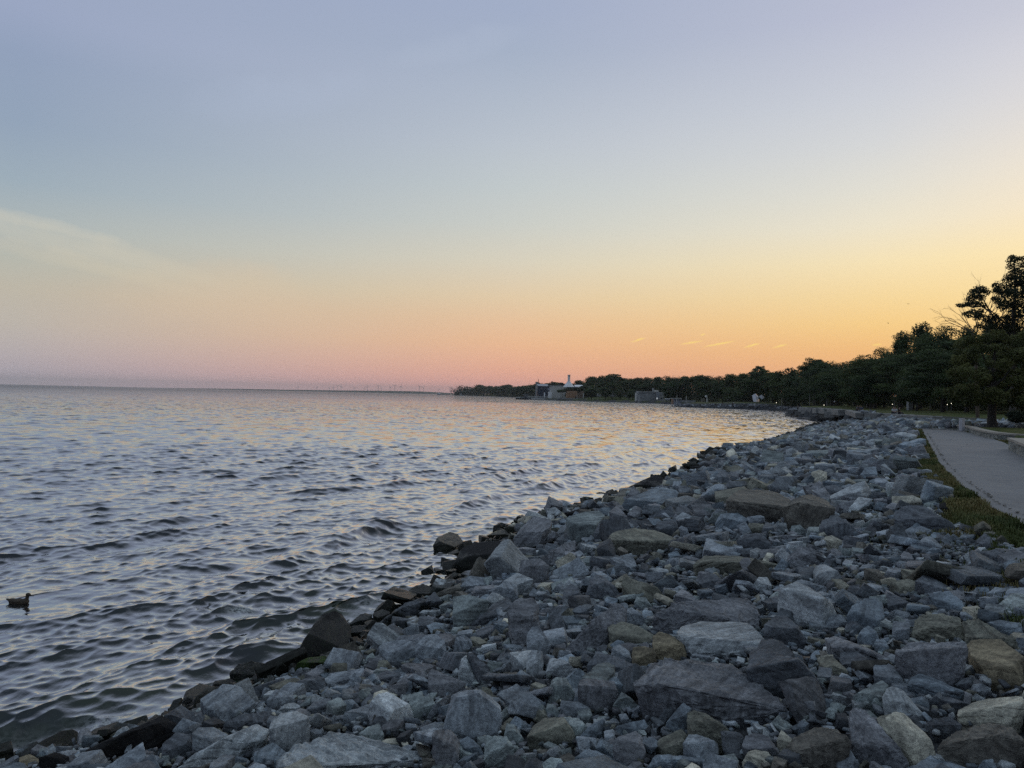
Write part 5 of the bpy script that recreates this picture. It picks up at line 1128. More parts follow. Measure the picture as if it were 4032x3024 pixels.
# shore tree right of the path: maple in front, taller dark tree and a bare tree behind
def pz(u, v, d): return at_dist(u, v, d)
base = at_plane(3907, 1676, 2.86); root = empty("tree", (base.x, base.y, 2.75)); tag(root, "leafy maple with a thick bare trunk on the lawn beside the low curved wall", "tree")
mp_ = [(615, 1310), (640, 1150), (660, 1050), (700, 950), (760, 880), (900, 830), (1300, 790), (1500, 800), (1600, 1000), (1600, 1380), (1290, 1400), (1100, 1410), (1000, 1425), (900, 1400), (800, 1385), (700, 1360), (640, 1345)]
rnd = random.Random(4); cl = []
while len(cl) < 130:
    a, b = rnd.uniform(600, 1600), rnd.uniform(790, 1430)
    if inpoly(np.array([a]), np.array([b]), mp_)[0]: cl.append((a, b, rnd.uniform(34, 62)))
for a, b in mp_: cl.append((a * .97 + 30, b + (-12 if b > 1100 else 12), 30))
dm = base.y
crown_at(root, cl, dm, 3450, 950, 2.211, 1.1, M_MAPLE, .15, 105, 3, .85, 2.6)
bm = bmesh.new(); B0 = Vector((0, 0, 0)); tl = lambda u, v, d=0: at_dist(u, v, dm + d) - root.location
add_tube(bm, [tl(3907, 1684), tl(3907, 1672), tl(3905, 1650), tl(3906, 1600), tl(3908, 1560), tl(3914, 1500), tl(3912, 1430), tl(3918, 1380)], [.42, .33, .27, .245, .24, .17, .12, .06], 12)
for (u1, v1, u2, v2, dd) in ((3907, 1575, 3820, 1500, .8), (3908, 1570, 3985, 1510, -1), (3908, 1545, 3850, 1430, 1.4), (3912, 1520, 3990, 1430, -.6), (3910, 1560, 3790, 1540, -1.5), (3912, 1480, 3860, 1380, 0)):
    add_tube(bm, [tl(u1, v1), tl((u1 + u2) / 2 + 5, (v1 + v2) / 2 + 12, dd / 2), tl(u2, v2, dd)], [.12, .08, .03], 6)
obj_bm("trunk", bm, M_BARK, root, smooth=True)
TALL = [(1190,160,42),(1180,140,26),(1250,150,26),(1272,200,34),(1175,215,34),(1215,250,40),(1270,290,50),(1180,300,46),(1140,330,32),(1230,350,56),(1290,370,60),(1150,390,42),(1060,390,40),(1030,378,22),(1040,430,32),(1100,440,50),(1180,450,56),(1260,460,60),(1030,500,26),(1080,520,46),(1160,540,56),(1250,550,60),(1110,570,46),(1200,620,56),(1270,640,60),(1150,660,36),(1100,700,56),(1200,720,70),(1040,655,34),(1010,700,46),(1020,760,56),(1130,780,80),(1250,790,80),(950,670,42),(880,645,42),(800,635,32),(770,628,20),(830,612,26),(900,615,34),(960,740,46),(895,735,30),(1050,840,70),(1150,860,80),(1260,870,80),
 (890,415,40),(850,435,30),(925,425,40),(965,445,28),(830,470,30),(870,480,34),(915,490,34),(800,500,22),(828,520,28),(895,540,32),(850,545,34),(940,560,26),(745,558,24),(712,556,16),(775,552,24),(800,548,18),(1290,150,30),(1340,250,60),(1360,400,80),(1380,550,90),(1400,700,90),(1420,850,100),(1520,600,90),(1350,1000,110),(1250,980,90),(1130,960,80),(1000,900,60)]
dT = 64.0; bp_ = at_dist(3985, 1640, dT); root = empty("tree", (bp_.x, bp_.y, gz(bp_.x, bp_.y) - .1)); tag(root, "tallest dark tree, with tiered flat clumps of leaves, rising behind the maple at the edge", "tree")
crown_at(root, TALL, dT, 3450, 950, 2.211, .98, M_DARKLEAF, .15, 95, 8, .95, 2.4)
bm = bmesh.new(); tl = lambda u, v, d=0: at_dist(u, v, dT + d) - root.location; b_ = lambda a, b: (3450 + a / 2.211, 950 + b / 2.211)
add_tube(bm, [Vector((0, 0, -.3)), tl(3990, 1560), tl(*b_(1200, 1000)), tl(*b_(1190, 800)), tl(*b_(1200, 560)), tl(*b_(1215, 350)), tl(*b_(1200, 180))], [.3, .24, .2, .17, .13, .08, .03], 8)
for (a, b, c, d_) in ((1190, 820, 900, 640), (1190, 760, 950, 560), (1040, 700, 890, 430), (900, 650, 780, 640), (950, 560, 740, 558), (1200, 600, 1060, 420), (1210, 500, 1290, 380), (1190, 700, 1380, 550), (1000, 620, 830, 490), (1205, 420, 1275, 210)):
    add_tube(bm, [tl(*b_(a, b)), tl(*b_((a + c) / 2 + 8, (b + d_) / 2 + 14), .4), tl(*b_(c, d_), .2)], [.09, .06, .02], 5)
obj_bm("trunk", bm, M_BARK, root, smooth=True)
# leafless tree
dB = 84.0; bp_ = at_dist(3850, 1640, dB); root = empty("bare_tree", (bp_.x, bp_.y, gz(bp_.x, bp_.y) - .1)); tag(root, "leafless tree with a fan of bare pale brown branches, beside the maple", "tree")
tl = lambda a, b, d=0: at_dist(*b_(a, b), dB + d) - root.location; bm = bmesh.new()
add_tube(bm, [Vector((0, 0, -.3)), tl(870, 1100), tl(850, 900), tl(840, 800)], [.2, .17, .14, .11], 8)
rb = random.Random(12)
def branch(a, b, ang, L, r_, lev, d):
    c, e = a + math.cos(ang) * L, b - math.sin(ang) * L; mid = ((a + c) / 2 + rb.uniform(-6, 6), (b + e) / 2 + rb.uniform(-5, 5))
    add_tube(bm, [tl(a, b, d), tl(*mid, d), tl(c, e, d + rb.uniform(-.4, .4))], [r_, r_ * .75, r_ * .5], 4, False)
    if lev:
        for k in range(3): 
            q = .45 + .25 * k; branch(a + (c - a) * q, b + (e - b) * q, ang + rb.uniform(.2, .5) * rb.choice((-1, 1)), L * rb.uniform(.38, .6), r_ * .5, lev - 1, d)
for (a, b, ang, L) in ((830, 790, 2.55, 220), (840, 790, 2.75, 260), (850, 780, 2.3, 190), (850, 790, 2.1, 170), (860, 770, 1.35, 300), (900, 760, 1.2, 330), (940, 740, 1.05, 330), (960, 720, 1.3, 320), (1000, 700, 1.15, 250), (880, 780, 1.7, 230), (1060, 690, .9, 160), (900, 740, 2.0, 200), (1090, 680, 1.3, 120)):
    branch(a, b, ang, L, .05, 3, rb.uniform(-1, 1))
obj_bm("trunk", bm, M_TWIG, root)
# shrubs under the wood closing the horizon gaps (ground cover)
rs_ = np.random.default_rng(3); cl = []
for u in np.arange(1800, 4400, 5.5):
    d = tdist(u) * rs_.uniform(.99, 1.1); P = at_dist(u, 1500, d); zb = max(gz(P.x, P.y), .3); q = 9 * d / F * 1.4
    for _ in range(3): cl.append((P.x + rs_.normal() * q * .5, P.y + rs_.normal() * q, zb + q * rs_.uniform(.1, 2.4), q, q, q * .9))
cl = [c for c in cl]
VV, TT = [], []
for c in cl:
    V, Fc, T = leaves([c], 60 / (c[3] ** 2 * 12), c[3] * .33, int(c[0] * 7) % 9999); VV.append(V); TT.append(T)
V = np.concatenate(VV); o = mesh_np("undergrowth", V, np.arange(len(V)).reshape(-1, 4), M_DARKLEAF, attrs={'tone': np.concatenate(TT)}); tag(o, "dark undergrowth filling the foot of the wood", "undergrowth", kind='stuff')
print("trees", ntree)
# ------------------------------------------------------------------ grass on the verge between rocks and path
n = 26000; r = np.random.default_rng(9)
yy = 3 + 49 * r.random(n) ** 1.7; xx = xl(yy) - .05 - np.abs(r.normal(size=n)) * (.3 + .5 * vn2(yy * .8, 4.0)) - .0
k = vn1(xx * 2.2, yy * 1.6) > .30; xx, yy = xx[k], yy[k]
n2_ = 9000; y2 = 26 + 24 * r.random(n2_); x2 = xr(y2) + .0 + r.random(n2_) * .5; k = vn3(x2 * 2, y2 * 2) > .45; xx = np.concatenate([xx, x2[k]]); yy = np.concatenate([yy, y2[k]])
VV = []; TT = []; zz = hgt(xx, yy)
for k_ in range(3):
    a = r.uniform(0, 6.28, len(xx)); L = r.uniform(.03, .09, len(xx)) * (.5 + .9 * vn3(xx, yy)); wd = .005 + yy * .0005; lx, ly = np.cos(a), np.sin(a)
    bx, by = xx + r.normal(size=len(xx)) * .02, yy + r.normal(size=len(xx)) * .02; bend = L * r.uniform(.2, .8, len(xx))
    q = np.stack([np.stack([bx - ly * wd, by + lx * wd, zz - .03], 1), np.stack([bx + ly * wd, by - lx * wd, zz - .03], 1), np.stack([bx + lx * bend + ly * wd * .4, by + ly * bend - lx * wd * .4, zz + L], 1), np.stack([bx + lx * bend - ly * wd * .4, by + ly * bend + lx * wd * .4, zz + L * .96], 1)], 1)
    VV.append(q.reshape(-1, 3)); TT.append(np.repeat(np.clip(.2 + .9 * vn1(xx * 1.5, yy) * r.uniform(.6, 1.2, len(xx)), 0, 1), 4))
t = NT("grass_blade"); a = t.n('ShaderNodeAttribute', attribute_name='tone').outputs['Fac']; t.l(t.ramp(a, [(0, (.045, .065, .02)), (.4, (.09, .12, .03)), (.7, (.17, .165, .055)), (1, (.25, .2, .08))]), t.b.inputs['Base Color']); t.b.inputs['Roughness'].default_value = .7
V = np.concatenate(VV); o = mesh_np("grass", V, np.arange(len(V)).reshape(-1, 4), t.m, attrs={'tone': np.concatenate(TT)}); tag(o, "short weedy grass between the rocks and the asphalt path", "grass", kind='stuff')

# rounded bush standing right of the maple's trunk
P = at_dist(4006, 1622, 60.0); root = empty("shrub", (P.x, P.y, gz(P.x, P.y) - .05)); tag(root, "rounded dark bush on the lawn just right of the maple's trunk", "shrub")
rnd = random.Random(2); cl = [(0, 0, .75, .62, .6, .7)] + [(rnd.uniform(-.55, .55), rnd.uniform(-.5, .5), rnd.uniform(.25, 1.2), .28, .28, .25) for _ in range(22)]
V, Fc, T = leaves(cl, 260, .09, 77); mesh_np("crown", V, Fc, M_DARKLEAF, root, attrs={'tone': T})
bm = bmesh.new(); add_tube(bm, [(0, 0, -.1), (0, 0, .5)], [.08, .05], 6); obj_bm("trunk", bm, M_BARK, root)
# ------------------------------------------------------------------ buildings on the far waterfront
def bfac(u0, u1, dist):
    """local frame: origin at the left foot, x to the right across the view, y away"""
    a = at_dist(u0, hor(u0), dist); b = at_dist(u1, hor(u1), dist); return a, (b - a).length
class Bld:
    def __init__(s, u0, dist, label, cat="building", name="building", base=None):
        a = at_dist(u0, hor(u0), dist); zb = max(gz(a.x, a.y), .8) if base is None else base
        s.d = dist; s.u0 = u0; s.root = empty(name, (a.x, a.y, zb - .4)); s.o = s.root.location.copy(); tag(s.root, label, cat)
        s.root.rotation_euler.z = 0
    def X(s, u): return at_dist(u, hor(u), s.d).x - s.o.x
    def Zz(s, v, u): return at_dist(u, v, s.d).z - s.o.z
    def box(s, name, u0, u1, vt, vb, y0, y1, mat, parent=None, bev=0):
        bm = bmesh.new(); um = (u0 + u1) / 2
        add_box(bm, s.X(u0), s.X(u1), y0, y1, 0 if vb is None else s.Zz(vb, um), s.Zz(vt, um), None, bev); return obj_bm(name, bm, mat, parent or s.root)
M_WHITE = simple("white_cladding", (.92, .94, .95), .5, .3, .08); M_PALE = simple("pale_render", (.58, .58, .54), .8, .5, .1)
M_NAVY = simple("dark_blue_surface", (.045, .06, .09), .4, .4, .2); M_BRICK = simple("brown_brick", (.40, .24, .15), .9, 3, .25); M_SHADEBRICK = simple("shaded_brick", (.24, .17, .13), .9, 3, .25)  # shaded brick: the brown brick again, shade put into the colour
M_CONC = simple("concrete", (.30, .31, .31), .9, .7, .2, .02); M_DKC = simple("dark_concrete", (.15, .155, .16), .9, 1.2, .3); M_GLASS = simple("window_glass", (.02, .025, .03), .15)
M_STEEL = simple("grey_metal_roof", (.28, .31, .36), .45, .6, .1); M_BLACK = simple("black_paint", (.012, .012, .014), .5); M_ROOFD = simple("dark_roof", (.035, .033, .035), .8)
zo = lambda a, b: (1990 + a / 5.53, 1460 + b / 5.53)
def U(a): return 1990 + a / 5.53
def Vv(b): return 1460 + b / 5.53
# theatre-like white spire building
b = Bld(U(1250), 800, "white flared spire-roofed building with a tall square lantern chimney on the far waterfront")
b.box("wall", U(1255), U(1330), Vv(352), None, 0, 22, M_PALE); b.box("wall", U(1332), U(1508), Vv(352), None, 1, 22, M_NAVY)  # right wall is the tower's dark side, its darkness put into the colour
bm = bmesh.new(); cx = (b.X(U(1392)))
prof = [(b.X(U(1530)) - cx, Vv(354)), (b.X(U(1495)) - cx, Vv(312)), (b.X(U(1440)) - cx, Vv(250)), (b.X(U(1422)) - cx, Vv(218))]
rings = []
for hw, v in prof:
    z = b.Zz(v, U(1392)); rings.append([bm.verts.new((cx + hw * math.cos(a), 11 + hw * math.sin(a), z)) for a in [math.pi / 8 + k * math.pi / 4 for k in range(8)]])
for A_, B_ in zip(rings, rings[1:]):
    for k in range(8): bm.faces.new((A_[k], A_[(k + 1) % 8], B_[(k + 1) % 8], B_[k]))
bm.faces.new(rings[0]); bm.faces.new(rings[-1]); bmesh.ops.recalc_face_normals(bm, faces=bm.faces); rf = obj_bm("roof", bm, M_WHITE, b.root)
hw = b.X(U(1418)) - cx; bm = bmesh.new(); add_box(bm, cx - hw, cx + hw, 11 - hw, 11 + hw, b.Zz(Vv(222), U(1392)), b.Zz(Vv(92), U(1392))); ch = obj_bm("chimney", bm, M_WHITE, b.root)
bm = bmesh.new(); add_box(bm, cx - hw * 1.25, cx + hw * 1.25, 11 - hw * 1.25, 11 + hw * 1.25, b.Zz(Vv(92), U(1392)) + .02, b.Zz(Vv(80), U(1392))); obj_bm("cap", bm, M_WHITE, ch)
bm = bmesh.new(); add_box(bm, cx - hw * .1, cx + hw * .85, 11 - hw * 1.03, 11 - hw * .9, b.Zz(Vv(122), U(1392)), b.Zz(Vv(96), U(1392))); obj_bm("lantern_opening", bm, M_GLASS, ch)
# long white wings behind
b = Bld(U(1505), 815, "long low white metal roofed wings stepping down beside the spire building")
b.box("wall", U(1515), U(1790), Vv(425), None, 0, 20, M_PALE); b.box("upper_storey", U(1515), U(1735), Vv(350), Vv(400), 4, 18, M_STEEL)
def slopero(b, name, ua, ub, va, vb, y0, y1, skew=0, mat=None):
    bm = bmesh.new(); zt, zb = b.Zz(va, ua), b.Zz(vb, ua); P = [(b.X(ua), y0, zb), (b.X(ub), y0, zb), (b.X(ub) + skew, y1, zt), (b.X(ua), y1, zt)]
    lo = [bm.verts.new(p) for p in P]; hi = [bm.verts.new((p[0], p[1], p[2] + .5)) for p in P]
    bm.faces.new(lo[::-1]); bm.faces.new(hi)
    for k in range(4): bm.faces.new((lo[k], lo[(k + 1) % 4], hi[(k + 1) % 4], hi[k]))
    return obj_bm(name, bm, mat or M_WHITE, b.root)
slopero(b, "roof", U(1515), U(1740), Vv(312), Vv(350), 3, 12, -3); slopero(b, "roof", U(1580), U(1780), Vv(345), Vv(424), -2, 4, 9)
# brown brick block in front
b = Bld(U(1335), 770, "low brown brick block with planted roof in front of the spire building")
b.box("wall", U(1338), U(1560), Vv(437), None, 0, 14, M_BRICK); b.box("wall", U(1562), U(1712), Vv(440), None, 2.5, 14, M_SHADEBRICK)
for a_ in (1372, 1583): b.box("lamp", U(a_ - 6), U(a_ + 6), Vv(463), Vv(475), -.3 if a_ < 1560 else 2.2, .3 if a_ < 1560 else 2.8, M_PALE)
b.box("door", U(1520), U(1545), Vv(545), Vv(600), -.12, .2, M_BLACK); b.box("pilaster", U(1553), U(1566), Vv(530), None, -.5, 2.9, M_PALE); b.box("pier", U(1690), U(1712), Vv(490), None, 1.4, 2.45, M_PALE)
V, Fc, T = leaves([(b.X(U(a_)), 4 + (k % 2) * 3, b.Zz(Vv(425), U(a_)), 4.2, 4, 2.6) for k, a_ in enumerate(range(1345, 1590, 24))], 2.2, 1.0, 5)
mesh_np("roof_planting", V, Fc, M_DARKLEAF, b.root, attrs={'tone': T})
# white block and dark hall to its left
b = Bld(U(930), 800, "tall pale windowless block with rounded corner left of the spire building")
bm = bmesh.new(); x0, x1, z1 = b.X(U(975)), b.X(U(1245)), b.Zz(Vv(322), U(1100)); prof = [(x0, 18), (x0, 4), (x0 + 1.5, 1.2), (x0 + 4, 0), (x1, 0), (x1, 18)]
lo = [bm.verts.new((x, y, 0)) for x, y in prof]; hi = [bm.verts.new((x, y, z1)) for x, y in prof]
bm.faces.new(hi); bm.faces.new(lo[::-1])
for k in range(6): bm.faces.new((lo[k], lo[(k + 1) % 6], hi[(k + 1) % 6], hi[k]))
obj_bm("wall", bm, M_PALE, b.root); b.box("annex", U(930), U(1003), Vv(455), None, -6, -.1, M_WHITE); b.box("louvre", U(918), U(968), Vv(380), Vv(425), -.3, .2, M_STEEL)
b.box("parapet", U(930), U(1245), Vv(316), Vv(323), -.3, 18.3, M_STEEL)
b = Bld(U(680), 840, "long dark blue hall with a grey sloped roof edge, far waterfront")
b.box("wall", U(690), U(965), Vv(335), None, 0, 20, M_NAVY); slopero(b, "roof", U(685), U(925), Vv(292), Vv(335), -.6, 12, 0, M_STEEL); b.box("gable", U(683), U(700), Vv(310), Vv(450), -.4, .4, M_CONC)
b = Bld(U(1085), 880, "flat black roofed building just behind the pale windowless block")
b.box("wall", U(1090), U(1310), Vv(325), None, 0, 15, M_PALE); b.box("roof", U(1160), U(1312), Vv(278), Vv(326), -1, 16, M_ROOFD)
b = Bld(U(645), 930, "small rooftop cabin with a mast standing above the dark blue hall's trees")
b.box("wall", U(650), U(705), Vv(240), None, 0, 6, M_CONC)
bm = bmesh.new(); xm = b.X(U(713)); add_tube(bm, [(xm, 1, 0), (xm, 1, b.Zz(Vv(178), U(713)))], .35, 6); obj_bm("mast", bm, M_DKC, b.root)
# dock, seawall, barge
b = Bld(U(480), 795, "grey concrete dock with a railing in front of the far buildings", "dock", "dock", base=.0)
b.box("deck", U(475), U(1200), Vv(590), None, 0, 12, M_CONC); b.box("apron", U(560), U(1180), Vv(606), Vv(628), -5, -.05, M_PALE)
bm = bmesh.new()
for a_ in range(480, 1200, 20): add_box(bm, b.X(U(a_)), b.X(U(a_)) + .25, 3, 3.25, b.Zz(Vv(591), U(a_)), b.Zz(Vv(560), U(a_)))
add_box(bm, b.X(U(480)), b.X(U(1200)), 2.98, 3.27, b.Zz(Vv(566), U(840)), b.Zz(Vv(558), U(840))); obj_bm("railing", bm, M_PALE, b.root)
b.box("hut", U(390), U(500), Vv(510), None, 6, 10, M_DKC); b.box("tank", U(845), U(866), Vv(470), None, 4, 6, M_WHITE)
b = Bld(U(220), 790, "low black-hulled work barge moored at the end of the far dock", "boat", "barge", base=-.2)
bm = bmesh.new(); L0, L1 = b.X(U(222)), b.X(U(560)); zt = b.Zz(Vv(598), U(390))
secs = [(L0, .3, .9), (L0 + 3, 2.4, .1), (L1 - 6, 2.6, 0), (L1, 1.6, .4)]; R_ = []
for x, hw, lift in secs: R_.append([bm.verts.new(p) for p in ((x, 3 - hw * .8, lift), (x, 3 + hw * .8, lift), (x, 3 + hw, zt), (x, 3 - hw, zt))])
for A_, B_ in zip(R_, R_[1:]):
    for k in range(4): bm.faces.new((A_[k], A_[(k + 1) % 4], B_[(k + 1) % 4], B_[k]))
bm.faces.new(R_[0]); bm.faces.new(R_[-1]); bmesh.ops.recalc_face_normals(bm, faces=bm.faces); obj_bm("hull", bm, M_BLACK, b.root)
b.box("cargo", U(255), U(325), Vv(570), Vv(597), 1.5, 4.5, M_PALE); b.box("wheelhouse", U(330), U(350), Vv(558), Vv(597), 1.8, 4, M_DKC); b.box("winch", U(365), U(400), Vv(575), Vv(597), 2, 4, M_CONC)
b.box("fender", U(512), U(526), Vv(612), Vv(628), .1, .5, M_WHITE)
b = Bld(U(1135), 735, "long low grey quay running along the far waterline", "quay", "quay", base=0)
b.box("quay_wall", U(1135), 2640, Vv(640), None, 0, 8, M_DKC); b.box("coping", U(1140), 2640, Vv(618), Vv(640), .3, 9, M_CONC)
# fence walls at the foot of the far slope
zq = lambda a: 2350 + a / 3.16; zv = lambda b_: 1380 + b_ / 3.16
for (a0, a1, t_, l) in ((85, 240, 540, "low pale concrete wall on the far grass slope, the longer one"), (455, 512, 543, "short pale wall next to the grey pump house"), (0, 60, 542, "low grey wall section beside the far wooded slope"), (245, 450, 545, "low dark retaining wall between the two pale walls")):
    b = Bld(zq(a0), 720, l, "wall", "wall"); b.box("panel", zq(a0), zq(a1), zv(t_), zv(572), 0, 1, M_CONC if a0 != 245 else M_DKC); b.box("coping", zq(a0), zq(a1), zv(t_ - 4), zv(t_), -.2, 1.2, M_PALE if a0 != 245 else M_CONC)
# pump house
b = Bld(2508, 655, "large grey concrete pump house with a rooftop block and chimney")
z5 = lambda a: 2500 + a / 5.53; y5 = lambda b_: 1500 + b_ / 5.53
b.box("wall", z5(80), z5(465), y5(232), None, 3, 16, M_CONC); b.box("wall", z5(467), z5(634), y5(240), None, 0, 16, M_CONC); b.box("roof", z5(105), z5(530), y5(226), y5(232), 2.6, 16.4, M_PALE)
b.box("string_course", z5(105), z5(465), y5(262), y5(268), 2.8, 3.1, M_DKC)
b.box("annex", z5(50), z5(105), y5(258), None, 5, 12, M_PALE); b.box("penthouse", z5(436), z5(528), y5(198), y5(233), 4, 9, M_PALE); b.box("chimney", z5(405), z5(436), y5(152), y5(233), 4, 6.5, M_CONC)
f = b.box("stair_bay", z5(465), z5(530), y5(250), y5(400), -.6, -.05, M_STEEL); b.box("door", z5(470), z5(486), y5(364), y5(398), -.9, -.62, simple("lit_doorway", (.7, .7, .68), .6, emit=((.9, .95, 1), .5)), f)
w_ = b.box("window", z5(565), z5(594), y5(362), y5(386), -.15, .1, M_GLASS); b.box("window", z5(565), z5(600), y5(296), y5(310), -.15, .1, M_STEEL)
b = Bld(z5(800), 560, "small flat white roofed shed with three dark bays, left of the tilted sculpture", "shed", "shed")
b.box("wall", z5(835), z5(1016), y5(386), None, 0, 5, M_STEEL); b.box("roof", z5(798), z5(1020), y5(374), y5(385), -.5, 5.4, M_PALE)
for a_ in (868, 922, 962): b.box("door", z5(a_), z5(a_ + (24 if a_ < 950 else 40)), y5(392), y5(440), -.08, .05, M_DKC)
b.box("crate", z5(800), z5(835), y5(392), None, -.5, 1, M_BRICK)
b = Bld(z5(1022), 560, "long low grey wall running beside the white roofed shed", "wall", "wall"); b.box("panel", z5(1022), z5(1318), y5(420), None, 0, .5, M_CONC)
# parked van by the shed
b = Bld(z5(672), 575, "small white-roofed van parked between the pump house and the shed", "van", "parked_van")
b.box("body", z5(676), z5(762), y5(398), y5(432), 0, 2, M_DKC, bev=.08); b.box("roof", z5(672), z5(766), y5(383), y5(397), -.1, 2.1, M_WHITE, bev=.08)
for a_ in (690, 748):
    bm = bmesh.new(); X_ = b.X(z5(a_)); add_tube(bm, [(X_, -.12, .75), (X_, .15, .75)], .38, 12); obj_bm("wheel", bm, M_BLACK, b.root)
# standing stones and sign
for k, (a0, a1, tt_) in enumerate(((1455, 1480, 366), (1496, 1522, 368), (1580, 1602, 372))):
    b = Bld(z5(a0), 470, ["leftmost of three tall carved stone slabs near the box-topped post", "middle one of three tall carved stone slabs, before the box-topped post", "rightmost of three tall carved stone slabs, just past the box-topped post"][k], "monument", "standing_stone")
    bm = bmesh.new(); x0, x1, zt = b.X(z5(a0)), b.X(z5(a1)), b.Zz(y5(tt_), z5(a0)); P = [(x0, 0), (x1, 0), (x1, 1), (x0, 1)]
    lo = [bm.verts.new((x, y, 0)) for x, y in P]; hi = [bm.verts.new((x * .85 + (x0 + x1) / 2 * .15, y, zt - (.8 if i in (1, 2) else 0))) for i, (x, y) in enumerate(P)]
    bm.faces.new(hi); bm.faces.new(lo[::-1]); [bm.faces.new((lo[i], lo[(i + 1) % 4], hi[(i + 1) % 4], hi[i])) for i in range(4)]; obj_bm("slab", bm, simple("pale_stone", (.26, .24, .19), .9, 1, .3), b.root)
b = Bld(z5(1530), 430, "tall pale post carrying a square white box near its top", "post", "box_post")
b.box("post", z5(1562), z5(1580), y5(318), None, 0, .6, M_PALE); b.box("box", z5(1532), z5(1560), y5(313), y5(352), -.1, .7, M_WHITE)
# slim poles
def pole(u, vt, vb, dist, label, r_=.09, mat=None, arm=False):
    P = at_dist(u, vb, dist); zb = max(gz(P.x, P.y), .3); T_ = at_dist(u, vt, dist)
    root = empty("lamp_pole", (P.x, P.y, zb - .2)); tag(root, label, "pole"); bm = bmesh.new(); add_tube(bm, [(0, 0, 0), (0, 0, T_.z - zb + .2)], [r_, r_ * .75], 8); obj_bm("shaft", bm, mat or M_PALE, root)
    bm = bmesh.new(); add_tube(bm, [(0, 0, 0), (0, 0, .4)], r_ * 1.6, 8); obj_bm("base", bm, M_CONC, root); return root
M_POLE = simple("weathered_pole", (.24, .23, .21), .85)
pole(3188, 1550, 1596, 262, "slim grey pole standing left of the brightest gap under the trees", .16, M_POLE); pole(3256, 1545, 1597, 240, "slim pole right of the bright gap under the trees", .18, M_POLE)
pole(3412.6, 1577, 1601, 185, "short thick pale post under the dark trees above the ledges", .16); pole(3522, 1552, 1607, 150, "slim tall pole directly behind the three people on the wall", .09, M_POLE)
pole(3663, 1566, 1607, 140, "slim grey pole beyond the near lawn, right of the stone pier", .08, M_POLE); pole(2516, 1556, 1577, 640, "slim pole in front of the pump house's left end", .28); pole(2665, 1556, 1582, 555, "slim pole rising in front of the white roofed shed", .22)
pole(2702, 1558, 1581, 540, "slim pole beside the long low grey wall", .22); pole(2617, 1557, 1578, 650, "slim pole at the pump house's right corner", .25); pole(3078, 1565, 1596, 320, "thin pole by the seated pair right of the sculpture", .16, M_POLE)
P = at_dist(3586, 1606, 142); bx = Bld(3578, 142, "squat grey stone pier standing at the edge of the dark trees", "pier", "stone_pier"); bx.box("shaft", 3578, 3594, 1583, None, 0, .8, M_CONC); bx.box("cap", 3577, 3595, 1581.5, 1583, -.06, .86, M_CONC)
# ------------------------------------------------------------------ lit lamps seen under the trees
M_LAMP = simple("lamp_glass", (.9, .9, .85), .5, emit=((1, .9, .7), 2.2))
for (u, v, d, l) in ((3278, 1550, 245, "warm lit lamp high among the dark trees above the ledges"), (3244.5, 1596, 235, "bright low lamp under the trees beside the slim pole"), (3057, 1587, 330, "white lit lamp on the grass just right of the sculpture mound"), (3514, 1593, 160, "small white lamp low beside the tall slim pole"), (3730, 1594, 128, "lit path lamp under the trees, left one of a close pair"), (3746, 1590, 128, "lit path lamp under the trees, right and taller one of a close pair")):
    P = at_dist(u, v, d); zb = gz(P.x, P.y); root = empty("lamp", (P.x, P.y, zb - .1)); tag(root, l, "lamp"); hh = max(.3, P.z - zb + .1)
    bm = bmesh.new(); add_tube(bm, [(0, 0, 0), (0, 0, hh)], .05, 6); obj_bm("post", bm, M_DKC, root)
    bm = bmesh.new(); bmesh.ops.create_icosphere(bm, subdivisions=2, radius=d * .00042); bmesh.ops.translate(bm, verts=bm.verts, vec=(0, 0, hh + d * .0004)); obj_bm("globe", bm, M_LAMP, root, smooth=True)
# ------------------------------------------------------------------ sculpture
M_SC = simple("white_painted_steel", (.85, .87, .9), .35, 1.5, .06)
dS = 350.0; P = at_dist(2978, 1582, dS); zb = gz(P.x, P.y); root = empty("sculpture", (P.x, P.y, zb - .1)); tag(root, "white sculpture, a tilted prism beside a diamond-turned cube, on a grass mound", "sculpture")
def sp(u, v, dy): return at_dist(u, v, dS + dy) - root.location
def solid(name, pts, mat, parent):
    return obj_bm(name, hull_bm(pts), mat, parent)
A_ = [(2961, 1557), (2975, 1549), (2985.5, 1560), (2990.5, 1581.5), (2979, 1582), (2966.5, 1581.5)]
solid("prism", [sp(2961, 1557, 1), sp(2975, 1549, -1.2), sp(2985.5, 1560, .9), sp(2990.8, 1582, 1), sp(2978.5, 1582.6, -1.2), sp(2966.5, 1582, 1), sp(2972, 1552, 3), sp(2982, 1582, 3)], M_SC, root)
solid("cube", [sp(2988, 1562, 0), sp(2998.7, 1554, -.8), sp(3010.7, 1564, .2), sp(3000.6, 1572.6, -.6), sp(2991, 1562.5, 2), sp(2999.5, 1555.5, 2.2), sp(3009, 1564, 2.2), sp(3000, 1571.5, 2.2)], M_SC, root)
